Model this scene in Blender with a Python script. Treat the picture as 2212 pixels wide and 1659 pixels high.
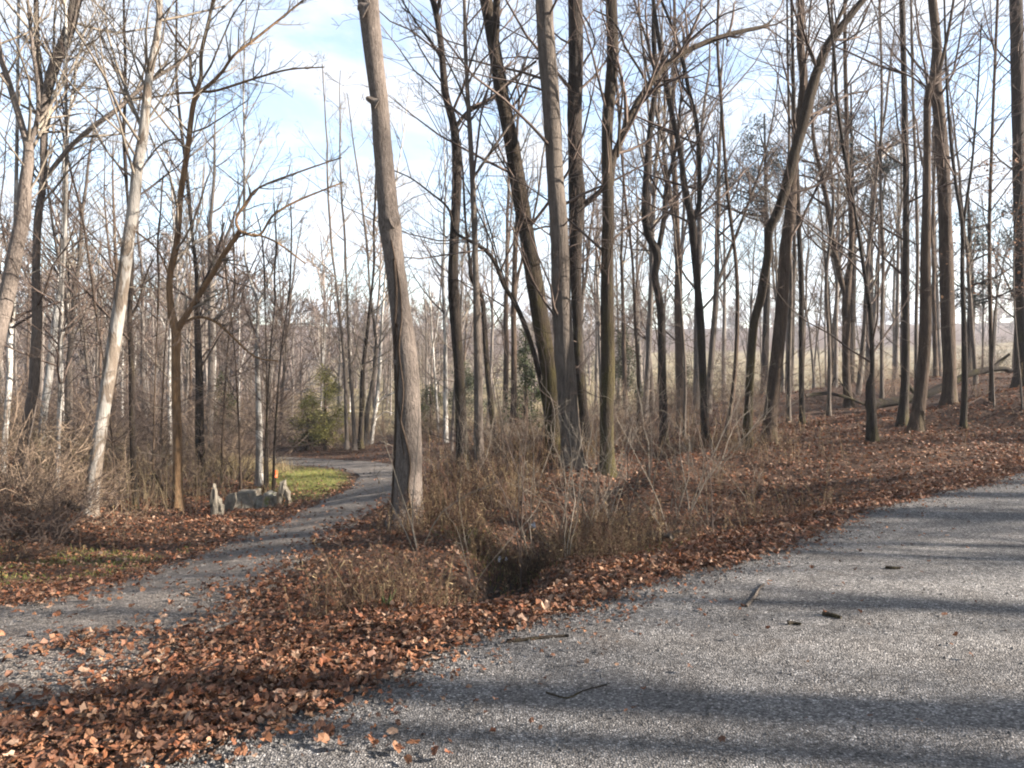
import bpy, math, random
import numpy as np
from mathutils import Vector, Matrix

R = math.radians
rng = np.random.default_rng(7)
random.seed(7)
scene = bpy.context.scene
for _o in list(bpy.data.objects):
    bpy.data.objects.remove(_o)
COL = scene.collection

# ------------------------------------------------------------------ camera, sky, sun, exposure
PW, PH, F, V0 = 2212.0, 1659.0, 1722.0, 790.0      # picture grid used to read directions off the photograph
EYE = np.array([0.0, 0.0, 1.6])
PITCH = math.atan((PH / 2 - V0) / F)
cam_d = bpy.data.cameras.new('camera')
cam = bpy.data.objects.new('camera', cam_d)
COL.objects.link(cam)
cam.location = EYE
cam.rotation_euler = (R(90) - PITCH, 0, 0)
cam_d.sensor_width = 36
cam_d.lens = 36 * F / PW
cam_d.clip_start = 0.05
cam_d.clip_end = 3000
scene.camera = cam

SUN_EL = 23.0
SUN_AZ = 98.5          # clockwise from +Y
sd = np.array([math.sin(R(SUN_AZ)) * math.cos(R(SUN_EL)), math.cos(R(SUN_AZ)) * math.cos(R(SUN_EL)), math.sin(R(SUN_EL))])
world = bpy.data.worlds.new('World')
scene.world = world
world.use_nodes = True
nt = world.node_tree
nt.nodes.clear()
wo = nt.nodes.new('ShaderNodeOutputWorld')
bg = nt.nodes.new('ShaderNodeBackground')
bg.inputs['Strength'].default_value = 0.062
sky = nt.nodes.new('ShaderNodeTexSky')
sky.sky_type = 'NISHITA'
sky.sun_disc = False
sky.sun_elevation = R(SUN_EL)
sky.sun_rotation = R(SUN_AZ)
sky.air_density = 1.0
sky.dust_density = 1.2
tc = nt.nodes.new('ShaderNodeTexCoord')
sep = nt.nodes.new('ShaderNodeSeparateXYZ')
nt.links.new(tc.outputs['Generated'], sep.inputs[0])
zm = nt.nodes.new('ShaderNodeMath'); zm.operation = 'MAXIMUM'; zm.inputs[1].default_value = 0.0
nt.links.new(sep.outputs['Z'], zm.inputs[0])
za = nt.nodes.new('ShaderNodeMath'); za.operation = 'ADD'; za.inputs[1].default_value = 0.22
nt.links.new(zm.outputs[0], za.inputs[0])
dx = nt.nodes.new('ShaderNodeMath'); dx.operation = 'DIVIDE'
dy = nt.nodes.new('ShaderNodeMath'); dy.operation = 'DIVIDE'
nt.links.new(sep.outputs['X'], dx.inputs[0]); nt.links.new(za.outputs[0], dx.inputs[1])
nt.links.new(sep.outputs['Y'], dy.inputs[0]); nt.links.new(za.outputs[0], dy.inputs[1])
cmb = nt.nodes.new('ShaderNodeCombineXYZ')
nt.links.new(dx.outputs[0], cmb.inputs[0]); nt.links.new(dy.outputs[0], cmb.inputs[1])
cn = nt.nodes.new('ShaderNodeTexNoise')
cn.inputs['Scale'].default_value = 2.3
cn.inputs['Detail'].default_value = 7
cn.inputs['Roughness'].default_value = 0.6
cn.inputs['Distortion'].default_value = 0.4
nt.links.new(cmb.outputs[0], cn.inputs['Vector'])
cr = nt.nodes.new('ShaderNodeValToRGB')
cr.color_ramp.elements[0].position = 0.42
cr.color_ramp.elements[0].color = (0.12, 0.12, 0.12, 1)
cr.color_ramp.elements[1].position = 0.60
cr.color_ramp.elements[1].color = (1, 1, 1, 1)
nt.links.new(cn.outputs['Fac'], cr.inputs[0])
mx = nt.nodes.new('ShaderNodeMix'); mx.data_type = 'RGBA'
nt.links.new(cr.outputs[0], mx.inputs[0])
nt.links.new(sky.outputs[0], mx.inputs[6])
mx.inputs[7].default_value = (2.75, 2.95, 3.25, 1)
nt.links.new(mx.outputs[2], bg.inputs['Color'])
nt.links.new(bg.outputs[0], wo.inputs[0])

sl = bpy.data.lights.new('sun', 'SUN')
sl.energy = 5.0
sl.angle = R(0.7)
sl.color = (1.0, 0.90, 0.79)
so = bpy.data.objects.new('sun', sl)
COL.objects.link(so)
so.rotation_euler = Vector(tuple(sd)).to_track_quat('Z', 'Y').to_euler()

vs = scene.view_settings
vs.view_transform = 'Standard'
vs.look = 'None'
vs.gamma = 1
vs.use_curve_mapping = False
vs.exposure = 2.68
scene.render.engine = 'CYCLES'
cy = scene.cycles
cy.use_denoising = True
try:
    cy.denoiser = 'OPENIMAGEDENOISE'
except Exception:
    pass
cy.max_bounces = 5
cy.diffuse_bounces = 3
cy.transparent_max_bounces = 4
cy.filter_width = 2.0

# ------------------------------------------------------------------ terrain
S2 = math.sqrt(2)


def road_z(x, y):
    t = (x + y) / S2
    return 0.02 * t


def road_off(t):
    # the road's wood-side edge: nearly straight, bending to the right uphill, a little ragged
    a = np.clip(t - .5, 0, 14)
    return 4.6 - .0075 * a ** 2 - .2 * np.maximum(t - 14.5, 0) - .12 * np.sin(t * 1.27 + .5) - .06 * np.sin(t * 3.8)


def road_d(x, y):
    return (y - x - road_off((x + y) / S2)) / S2


CP = [(0, 1310, 6.2), (0, 1460, 4.5), (300, 1240, 8), (600, 1240, 7.2), (600, 1400, 4.9), (450, 1190, 9.2), (0, 1200, 9.5),
      (60, 1080, 13), (380, 1100, 14), (200, 1085, 15.5), (0, 1000, 17), (560, 1055, 17), (700, 1080, 14), (800, 1120, 11),
      (877, 1140, 9.2), (850, 1045, 17), (700, 1000, 24), (600, 995, 25.5), (700, 960, 31), (430, 1000, 26), (200, 960, 33), (0, 930, 38),
      (900, 982, 24), (1000, 1020, 13.5), (1078, 990, 16), (1036, 1040, 12.5), (1200, 995, 13), (1312, 1022, 11.5), (1435, 965, 16),
      (1525, 968, 14.5), (1613, 970, 13.5), (1659, 968, 13.5), (1733, 917, 17.5), (1834, 880, 20), (1885, 957, 13), (1949, 920, 15),
      (1977, 932, 14), (2050, 877, 18), (2081, 926, 14), (2212, 838, 16), (1456, 897, 24), (1769, 840, 25), (2000, 818, 24),
      (2212, 802, 24), (2212, 960, 12), (1700, 1085, 10), (1500, 1150, 8.5), (900, 940, 45), (900, 850, 85), (1200, 800, 125),
      (1456, 884, 52), (1769, 848, 60), (2050, 826, 70), (1100, 785, 160), (1800, 768, 175), (300, 795, 190), (2200, 762, 165), (300, 870, 80),
      (-200, 700, 290), (300, 690, 290), (1100, 712, 290), (1800, 705, 290), (2400, 690, 290), (0, 1095, 11.5), (-150, 1050, 12.5)]
cpts = []
for u, v, D in CP:
    cpts.append(((u - PW / 2) / F * D, D, EYE[2] - (v - V0) / F * D))
cpts += [(-40, 20, -1.4), (-40, 5, -.9), (60, 30, 2.5), (-150, 100, 0), (-300, 420, 20), (300, 420, 20), (0, 420, 18), (40, 5, .5),
         (-40, -25, -1.2), (40, -25, .3), (0, -25, -.4), (-200, -60, -1), (200, -60, 2), (150, 100, 5), (-12, 8, -.7), (-18, 14, -.8)]
cpts = np.array(cpts)
_d = np.linalg.norm(cpts[:, None, :2] - cpts[None, :, :2], axis=2)
_A = np.zeros((len(cpts) + 1,) * 2)
_A[:-1, :-1] = np.sqrt(_d ** 2 + 1.0)
_A[:-1, -1] = 1
_A[-1, :-1] = 1
_wt = np.linalg.solve(_A, np.append(cpts[:, 2], 0))

GUL = np.array([(-.05, 5.75), (-.12, 6.7), (.1, 8.2), (.84, 10), (2.1, 12.5), (3.2, 15.5)])


def seg_dist(px, py, P):
    best = np.full(px.shape, 1e9)
    s_at = np.zeros(px.shape)
    acc = 0
    for a, b in zip(P[:-1], P[1:]):
        ab = b - a
        L = np.hypot(*ab)
        t = np.clip(((px - a[0]) * ab[0] + (py - a[1]) * ab[1]) / L ** 2, 0, 1)
        dd = np.hypot(px - a[0] - t * ab[0], py - a[1] - t * ab[1])
        m = dd < best
        best = np.where(m, dd, best)
        s_at = np.where(m, acc + t * L, s_at)
        acc += L
    return best, s_at


def sstep(x, a, b):
    t = np.clip((x - a) / (b - a), 0, 1)
    return t * t * (3 - 2 * t)


def vnoise(x, y, s, seed=0):
    # smooth value noise, vectorised
    x = x / s + seed * 17.3
    y = y / s - seed * 9.1
    xi, yi = np.floor(x), np.floor(y)
    xf, yf = x - xi, y - yi

    def h(a, b):
        n = np.sin(a * 127.1 + b * 311.7 + seed * 74.7) * 43758.5453
        return n - np.floor(n)
    u, v = xf * xf * (3 - 2 * xf), yf * yf * (3 - 2 * yf)
    return (h(xi, yi) * (1 - u) + h(xi + 1, yi) * u) * (1 - v) + (h(xi, yi + 1) * (1 - u) + h(xi + 1, yi + 1) * u) * v


LANE = None


def base_z(x, y):
    x = np.asarray(x, float)
    y = np.asarray(y, float)
    sh = x.shape
    xf, yf = x.ravel(), y.ravel()
    out = np.empty(xf.shape)
    for i in range(0, len(xf), 20000):
        a, b = xf[i:i + 20000], yf[i:i + 20000]
        r = np.sqrt((a[:, None] - cpts[:, 0]) ** 2 + (b[:, None] - cpts[:, 1]) ** 2 + 1.0)
        out[i:i + 20000] = r @ _wt[:-1] + _wt[-1]
    out = out.reshape(sh)
    d = road_d(x, y)
    w = sstep(d, 0.0, 1.6)
    near = (d < 1.6) & (d > -8.5)
    wr = sstep(-d, 7.2, 10)            # far side of the road blends back to the terrain
    w2 = np.where(d > 0, w, wr)
    z = road_z(x, y) * (1 - w2) + out * w2
    gd, gs = seg_dist(x, y, GUL)
    z = z + .85 * np.exp(-((x + 9.6) / 2.6) ** 2 - ((y - 12.6) / 2.3) ** 2)
    z = z - 0.40 * np.exp(-(gd / 0.38) ** 2) * (1 - 0.55 * sstep(gs, 2, 8)) * sstep(d, .25, .8)
    return z


def lane_mask(x, y):
    if LANE is None:
        return np.zeros(np.shape(x))
    dd, _ = seg_dist(np.asarray(x, float), np.asarray(y, float), LANE[0])
    return dd


def ground_z(x, y):
    x = np.asarray(x, float)
    y = np.asarray(y, float)
    z = base_z(x, y)
    d = road_d(x, y)
    m = sstep(d, 0.1, 0.9) + sstep(-d, 7.1, 8)
    if LANE is not None:
        m = m * sstep(lane_dist(x, y), .1, .9)
    n = (vnoise(x, y, 1.7, 1) - .5) * .16 + (vnoise(x, y, .6, 2) - .5) * .07 + (vnoise(x, y, .25, 3) - .5) * .03
    n = n + (vnoise(x, y, 9, 4) - .5) * .3 * sstep(y, 25, 45)
    return z + n * m


def ray(u, v):
    # direction through a picture point, scaled so that its y component is 1
    a, b = (u - PW / 2) / F, -(v - PH / 2) / F
    c, s = math.cos(PITCH), math.sin(PITCH)
    yy = c + b * s
    zz = -s + b * c
    return np.array([a / yy, 1.0, zz / yy])


def hit(u, v, fn=None):
    fn = fn or ground_z
    r = ray(u, v)
    D = np.exp(np.linspace(math.log(2.5), math.log(400), 1200))
    P = EYE + r * D[:, None]
    g = fn(P[:, 0], P[:, 1])
    k = np.argmax(P[:, 2] <= g)
    if P[k, 2] > g[k]:
        k = len(D) - 1
    return np.array([P[k, 0], P[k, 1], g[k]])


def pt(u, v, D):
    return EYE + ray(u, v) * D


# the lane: centre line and half widths read from its two edges
LE = [(-420, 1345), (-150, 1325), (0, 1312), (150, 1287), (300, 1243), (450, 1192), (560, 1145), (640, 1112), (712, 1078), (768, 1046), (764, 1024), (715, 1011), (610, 1002), (540, 999)]
RE = [(-420, 1640), (-150, 1600), (0, 1555), (290, 1455), (495, 1350), (618, 1245), (700, 1180), (775, 1130), (822, 1095), (872, 1050), (862, 1014), (780, 997), (640, 989), (560, 986)]
_l = np.array([hit(u, v, base_z)[:2] for u, v in LE])
_r = np.array([hit(u, v, base_z)[:2] for u, v in RE])


def catmull(P, n):
    P = np.asarray(P, float)
    Q = np.vstack([2 * P[0] - P[1], P, 2 * P[-1] - P[-2]])
    out = []
    for i in range(1, len(Q) - 2):
        p0, p1, p2, p3 = Q[i - 1:i + 3]
        for t in np.linspace(0, 1, n, endpoint=False):
            out.append(.5 * ((2 * p1) + (-p0 + p2) * t + (2 * p0 - 5 * p1 + 4 * p2 - p3) * t * t + (-p0 + 3 * p1 - 3 * p2 + p3) * t ** 3))
    out.append(P[-1])
    return np.array(out)


LL, RR = catmull(_l, 6), catmull(_r, 6)
LANE = ((LL[::4] + RR[::4]) / 2, np.linalg.norm(LL - RR, axis=1)[::4] / 2)


_POLY = np.vstack([LL[::2], RR[::-1][::2]])


def lane_dist(x, y):
    """signed distance to the lane's outline: negative inside"""
    x = np.asarray(x, float); y = np.asarray(y, float)
    sh = x.shape
    x, y = x.ravel(), y.ravel()
    best = np.full(x.shape, 1e9)
    ins = np.zeros(x.shape, bool)
    A_, B_ = _POLY, np.roll(_POLY, -1, axis=0)
    for a, b in zip(A_, B_):
        ab = b - a
        t = np.clip(((x - a[0]) * ab[0] + (y - a[1]) * ab[1]) / max(ab @ ab, 1e-9), 0, 1)
        best = np.minimum(best, (x - a[0] - t * ab[0]) ** 2 + (y - a[1] - t * ab[1]) ** 2)
        if a[1] != b[1]:
            c = (a[1] > y) != (b[1] > y)
            ins ^= c & (x < (b[0] - a[0]) * (y - a[1]) / (b[1] - a[1]) + a[0])
    best = np.sqrt(best)
    return np.where(ins, -best, best).reshape(sh)


# ------------------------------------------------------------------ materials
def new_mat(name):
    m = bpy.data.materials.new(name)
    m.use_nodes = True
    n = m.node_tree
    n.nodes.clear()
    out = n.nodes.new('ShaderNodeOutputMaterial')
    b = n.nodes.new('ShaderNodeBsdfPrincipled')
    b.inputs['Roughness'].default_value = .9
    b.inputs['Specular IOR Level'].default_value = .2
    n.links.new(b.outputs[0], out.inputs[0])
    return m, n, b


def noise(n, vec, scale, detail=4, rough=.6, dist=0):
    t = n.nodes.new('ShaderNodeTexNoise')
    t.inputs['Scale'].default_value = scale
    t.inputs['Detail'].default_value = detail
    t.inputs['Roughness'].default_value = rough
    t.inputs['Distortion'].default_value = dist
    if vec is not None:
        n.links.new(vec, t.inputs['Vector'])
    return t.outputs['Fac']


def ramp(n, fac, stops):
    r = n.nodes.new('ShaderNodeValToRGB')
    e = r.color_ramp.elements
    while len(e) < len(stops):
        e.new(.5)
    for k, (p, c) in enumerate(stops):
        e[k].position = p
        e[k].color = (*c, 1) if len(c) == 3 else c
    n.links.new(fac, r.inputs[0])
    return r.outputs[0]


def mix(n, fac, a, b, mode='MIX'):
    m = n.nodes.new('ShaderNodeMix')
    m.data_type = 'RGBA'
    m.blend_type = mode
    for sock, val in ((m.inputs[0], fac), (m.inputs[6], a), (m.inputs[7], b)):
        if isinstance(val, (int, float)):
            sock.default_value = val
        elif isinstance(val, tuple):
            sock.default_value = (*val, 1)
        else:
            n.links.new(val, sock)
    return m.outputs[2]


def objvec(n, sc=(1, 1, 1), kind='Object'):
    t = n.nodes.new('ShaderNodeTexCoord')
    mp = n.nodes.new('ShaderNodeMapping')
    mp.inputs['Scale'].default_value = sc
    n.links.new(t.outputs[kind], mp.inputs[0])
    return mp.outputs[0]


def attr(n, name, out='Fac'):
    a = n.nodes.new('ShaderNodeAttribute')
    a.attribute_name = name
    return a.outputs[out]


def bump(n, b, h, strength=.5, dist=.01):
    k = n.nodes.new('ShaderNodeBump')
    k.inputs['Strength'].default_value = strength
    k.inputs['Distance'].default_value = dist
    n.links.new(h, k.inputs['Height'])
    n.links.new(k.outputs[0], b.inputs['Normal'])


def bark(name, dark, light, moss=0.0, patch=None, fine=1.0):
    dark, light = [tuple(k * .5 for k in c_) for c_ in (dark, light)]
    if patch:
        patch = tuple(k * .62 for k in patch)
    m, n, b = new_mat(name)
    v = objvec(n, (22 * fine, 22 * fine, (3.2 if fine == 1 else 7) * fine))
    f = noise(n, v, 1.0, 6, .65, .6)
    v2 = objvec(n, (2.4, 2.4, 1.1))
    g = noise(n, v2, 1.0, 4, .6, .3)
    c = ramp(n, f, [(.32, dark), (.68, light)])
    c = mix(n, ramp(n, g, [(.38, (0, 0, 0)), (.62, (1, 1, 1))]), c, mix(n, .5, c, light), 'MIX')
    if patch:
        pv = noise(n, objvec(n, (4.5, 4.5, 1.9)), 1.0, 4, .5, 1.0)
        c = mix(n, ramp(n, pv, [(.47, (0, 0, 0)), (.53, (1, 1, 1))]), c, patch)
    oi = n.nodes.new('ShaderNodeObjectInfo')
    hsv = n.nodes.new('ShaderNodeHueSaturation')
    mr = n.nodes.new('ShaderNodeMapRange')
    mr.inputs[3].default_value = .85
    mr.inputs[4].default_value = 1.2
    n.links.new(oi.outputs['Random'], mr.inputs[0])
    n.links.new(mr.outputs[0], hsv.inputs['Value'])
    n.links.new(c, hsv.inputs['Color'])
    c = hsv.outputs[0]
    if moss:
        # moss and green algae low on the trunk, thinning out with height
        t = n.nodes.new('ShaderNodeTexCoord')
        s = n.nodes.new('ShaderNodeSeparateXYZ')
        n.links.new(t.outputs['Object'], s.inputs[0])
        mr2 = n.nodes.new('ShaderNodeMapRange')
        mr2.inputs[1].default_value = 0
        mr2.inputs[2].default_value = 5.5
        mr2.inputs[3].default_value = moss
        mr2.inputs[4].default_value = 0
        n.links.new(s.outputs['Z'], mr2.inputs[0])
        nn = noise(n, objvec(n, (5, 5, 1.6)), 1.0, 5, .6)
        mm = n.nodes.new('ShaderNodeMath'); mm.operation = 'ADD'
        n.links.new(nn, mm.inputs[0]); n.links.new(mr2.outputs[0], mm.inputs[1])
        c = mix(n, ramp(n, mm.outputs[0], [(.72, (0, 0, 0)), (.95, (.8, .8, .8))]), c, (.045, .037, .010))
    n.links.new(c, b.inputs['Base Color'])
    f2_ = noise(n, objvec(n, (38, 38, 16)), 1.0, 5, .7)
    hs = n.nodes.new('ShaderNodeMath'); hs.operation = 'ADD'
    n.links.new(f, hs.inputs[0]); n.links.new(f2_, hs.inputs[1])
    bump(n, b, hs.outputs[0], 1.0, .028)
    return m


M = {}
M['bark_dark'] = bark('bark_dark', (.012, .009, .007), (.060, .044, .033), .28)
M['bark_brown'] = bark('bark_brown', (.034, .023, .015), (.145, .10, .070), .2)
M['bark_grey'] = bark('bark_grey', (.055, .044, .036), (.20, .165, .135), .1)
M['bark_main'] = bark('bark_main', (.075, .058, .048), (.31, .255, .215), .08, fine=1.8)
M['bark_back'] = bark('bark_back', (.09, .075, .066), (.30, .26, .225), 0)  # pale grey for trees further back, haze put into the colour
M['bark_orange_sunlit'] = bark('bark_orange_sunlit', (.10, .056, .028), (.46, .28, .145), .1)  # sunlit orange of the forked tree put into the bark colour
M['bark_pale'] = bark('bark_pale', (.20, .17, .14), (.48, .44, .39), 0, (.62, .59, .54))
M['bark_syc'] = bark('bark_sycamore', (.13, .09, .065), (.34, .28, .22), 0, (.40, .37, .33))
M['bark_moss'] = bark('bark_mossy', (.015, .011, .007), (.072, .050, .030), .42)


def simple(name, c1, c2, scale=4, rough=.85, kind='Object', hue=False):
    c1, c2 = [tuple(k * .55 for k in c_) for c_ in (c1, c2)]
    m, n, b = new_mat(name)
    f = noise(n, objvec(n, (scale,) * 3, kind), 1.0, 5)
    c = ramp(n, f, [(.35, c1), (.65, c2)])
    n.links.new(c, b.inputs['Base Color'])
    b.inputs['Roughness'].default_value = rough
    bump(n, b, f, .5, .01)
    return m


M['twig'] = simple('twig', (.075, .052, .042), (.17, .125, .10), 3)
M['twig_pale'] = simple('twig_pale', (.16, .13, .10), (.33, .28, .22), 3)
M['twig_sunlit'] = simple('twig_sunlit', (.20, .14, .10), (.42, .31, .22), 3)  # lighter tan copy of the twig colour, sunlight on brush painted in
M['far_twig'] = simple('far_twig', (.13, .10, .088), (.24, .195, .165), .2)


def tinted(name, rough=.8, trans=0.0):
    """colour comes from each piece's own pigment attribute"""
    m, n, b = new_mat(name)
    c = attr(n, 'pigment', 'Color')
    f = noise(n, objvec(n, (30,) * 3), 1.0, 3)
    c = mix(n, 1.0, c, ramp(n, f, [(.3, (.72, .72, .72)), (.7, (1, 1, 1))]), 'MULTIPLY')
    n.links.new(c, b.inputs['Base Color'])
    b.inputs['Roughness'].default_value = rough
    if trans:
        tr = n.nodes.new('ShaderNodeBsdfTranslucent')
        n.links.new(c, tr.inputs['Color'])
        ms = n.nodes.new('ShaderNodeMixShader')
        ms.inputs[0].default_value = trans
        out = [k for k in n.nodes if k.type == 'OUTPUT_MATERIAL'][0]
        n.links.new(b.outputs[0], ms.inputs[1])
        n.links.new(tr.outputs[0], ms.inputs[2])
        n.links.new(ms.outputs[0], out.inputs[0])
    return m


M['leaf'] = tinted('dry_leaf', .62, .18)
M['straw'] = tinted('dry_straw', .8, .2)
M['needle'] = tinted('needle_foliage', .7, .2)
M['stone'] = simple('limestone', (.13, .115, .09), (.31, .27, .21), 9)
M['stone_pale'] = simple('pale_limestone', (.10, .088, .07), (.25, .22, .175), 9)
M['orange'] = simple('orange_plastic', (.75, .13, .04), (.85, .20, .07), 8, .5)
M['white'] = simple('white_litter', (.6, .62, .66), (.8, .8, .82), 20, .5)


def chip_mat(name, base_lo, base_hi, stone_hi, scale, leaves=.0, patch=(.3, .3, .3)):
    base_lo, base_hi, stone_hi, patch = [tuple(k * .44 for k in c_) for c_ in (base_lo, base_hi, stone_hi, patch)]
    m, n, b = new_mat(name)
    v = objvec(n)
    vo = n.nodes.new('ShaderNodeTexVoronoi')
    vo.inputs['Scale'].default_value = scale
    n.links.new(v, vo.inputs['Vector'])
    sp = n.nodes.new('ShaderNodeSeparateColor')
    n.links.new(vo.outputs['Color'], sp.inputs[0])
    c = ramp(n, sp.outputs[0], [(0, base_lo), (.55, base_hi), (.86, tuple(k * 1.25 for k in base_hi)), (1, stone_hi)])
    # dark joints between the chips
    c = mix(n, 1.0, c, ramp(n, vo.outputs['Distance'], [(.35, (1, 1, 1)), (.8, (.5, .49, .48))]), 'MULTIPLY')
    big = noise(n, v, .55, 5, .6, .3)
    c = mix(n, 1.0, c, ramp(n, big, [(.3, (.72, .72, .74)), (.7, (1.0, 1.0, 1.0))]), 'MULTIPLY')
    med = noise(n, v, 5, 5, .7)
    c = mix(n, 1.0, c, ramp(n, med, [(.3, (.72, .70, .68)), (.6, (1, 1, 1))]), 'MULTIPLY')
    dirt = noise(n, v, 1.3, 6, .7, .5)
    c = mix(n, ramp(n, dirt, [(.55, (0, 0, 0)), (.72, (leaves,) * 3)]), c, patch)
    vo2 = n.nodes.new('ShaderNodeTexVoronoi')
    vo2.inputs['Scale'].default_value = scale * .37
    n.links.new(v, vo2.inputs['Vector'])
    sp2 = n.nodes.new('ShaderNodeSeparateColor')
    n.links.new(vo2.outputs['Color'], sp2.inputs[0])
    c = mix(n, 1.0, c, ramp(n, sp2.outputs[1], [(0, (.62, .62, .62)), (.8, (1, 1, 1))]), 'MULTIPLY')
    wear = noise(n, objvec(n, (.9, .9, .9)), 1.0, 7, .72, .8)
    c = mix(n, 1.0, c, ramp(n, wear, [(.30, (.58, .57, .57)), (.48, (.92, .91, .90)), (.72, (1.14, 1.13, 1.12))]), 'MULTIPLY')
    if name == 'chip_seal':
        ck = n.nodes.new('ShaderNodeTexVoronoi')
        ck.feature = 'DISTANCE_TO_EDGE'
        ck.inputs['Scale'].default_value = .42
        wv = n.nodes.new('ShaderNodeMix'); wv.data_type = 'RGBA'; wv.inputs[0].default_value = .12
        nz = n.nodes.new('ShaderNodeTexNoise'); nz.inputs['Scale'].default_value = 4; nz.inputs['Detail'].default_value = 5
        n.links.new(v, nz.inputs['Vector'])
        n.links.new(v, wv.inputs[6]); n.links.new(nz.outputs['Color'], wv.inputs[7])
        n.links.new(wv.outputs[2], ck.inputs['Vector'])
        keep = noise(n, v, .5, 2)
        crack = ramp(n, ck.outputs['Distance'], [(.0, (1, 1, 1)), (.006, (0, 0, 0))])
        crack = mix(n, 1.0, crack, ramp(n, keep, [(.52, (0, 0, 0)), (.6, (.8, .8, .8))]), 'MULTIPLY')
        c = mix(n, crack, c, (.02, .018, .016))
    n.links.new(c, b.inputs['Base Color'])
    b.inputs['Roughness'].default_value = .75
    h = n.nodes.new('ShaderNodeMath'); h.operation = 'SUBTRACT'
    n.links.new(sp.outputs[1], h.inputs[0]); n.links.new(vo.outputs['Distance'], h.inputs[1])
    bump(n, b, h.outputs[0], .9, .012)
    return m


M['road'] = chip_mat('chip_seal', (.14, .135, .133), (.47, .452, .435), (1.15, 1.12, 1.07), 105, .5, (.14, .095, .06))
M['lane'] = chip_mat('gravel', (.18, .158, .138), (.50, .44, .385), (.92, .85, .75), 70, .6, (.16, .105, .068))


def ground_mat():
    m, n, b = new_mat('ground')
    v = objvec(n)
    f = noise(n, v, 9, 8, .75, .4)
    lit = ramp(n, f, [(.28, (.030, .019, .012)), (.46, (.085, .050, .030)), (.6, (.17, .095, .055)), (.78, (.27, .17, .10))])
    g = noise(n, v, 1.1, 5, .6)
    lit = mix(n, 1.0, lit, ramp(n, g, [(.3, (.6, .6, .6)), (.65, (1, 1, 1))]), 'MULTIPLY')
    f2 = noise(n, v, .12, 6, .65)
    fld = ramp(n, f2, [(.3, (.12, .10, .045)), (.46, (.20, .165, .08)), (.56, (.27, .22, .115)), (.72, (.34, .28, .15))])
    f3 = noise(n, v, 14, 5, .7)
    grs = ramp(n, f3, [(.3, (.10, .12, .03)), (.55, (.26, .27, .07)), (.75, (.45, .38, .15))])
    c = mix(n, attr(n, 'grass'), lit, grs)
    c = mix(n, attr(n, 'field'), c, fld)
    c = mix(n, attr(n, 'gully_dark'), c, (.022, .017, .013))
    c = mix(n, 1.0, c, (.5, .48, .48), 'MULTIPLY')
    n.links.new(c, b.inputs['Base Color'])
    bump(n, b, f, 1.0, .04)
    return m


M['ground'] = ground_mat()


# ------------------------------------------------------------------ mesh helpers
def mesh_from(name, V, Fc, smooth=True, mat=None, pig=None):
    """V (n,3); Fc list of int arrays with 3 or 4 columns"""
    me = bpy.data.meshes.new(name)
    V = np.asarray(V, np.float32)
    if isinstance(Fc, np.ndarray):
        Fc = [Fc]
    Fc = [f for f in Fc if len(f)]
    nl = sum(f.size for f in Fc)
    npol = sum(len(f) for f in Fc)
    me.vertices.add(len(V))
    me.vertices.foreach_set('co', V.ravel())
    me.loops.add(nl)
    me.loops.foreach_set('vertex_index', np.concatenate([f.ravel() for f in Fc]).astype(np.int32))
    me.polygons.add(npol)
    tot = np.concatenate([np.full(len(f), f.shape[1]) for f in Fc])
    st = np.concatenate([[0], np.cumsum(tot)[:-1]])
    me.polygons.foreach_set('loop_start', st.astype(np.int32))
    try:
        me.polygons.foreach_set('loop_total', tot.astype(np.int32))
    except Exception:
        pass
    me.polygons.foreach_set('use_smooth', np.full(npol, smooth))
    if pig is not None:
        a = me.attributes.new('pigment', 'FLOAT_COLOR', 'POINT')
        pc = np.ones((len(V), 4), np.float32)
        pc[:, :3] = np.asarray(pig) * .5
        a.data.foreach_set('color', pc.ravel())
    me.update(calc_edges=True)
    if mat is not None:
        me.materials.append(mat)
    return me


def link(name, me, parent=None, loc=None):
    o = bpy.data.objects.new(name, me)
    COL.objects.link(o)
    if parent is not None:
        o.parent = parent
    if loc is not None:
        o.location = [float(k) for k in loc]
    return o


def tag(o, label=None, cat=None, group=None, kind=None):
    if label: o['label'] = label
    if cat: o['category'] = cat
    if group: o['group'] = group
    if kind: o['kind'] = kind
    return o


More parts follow.
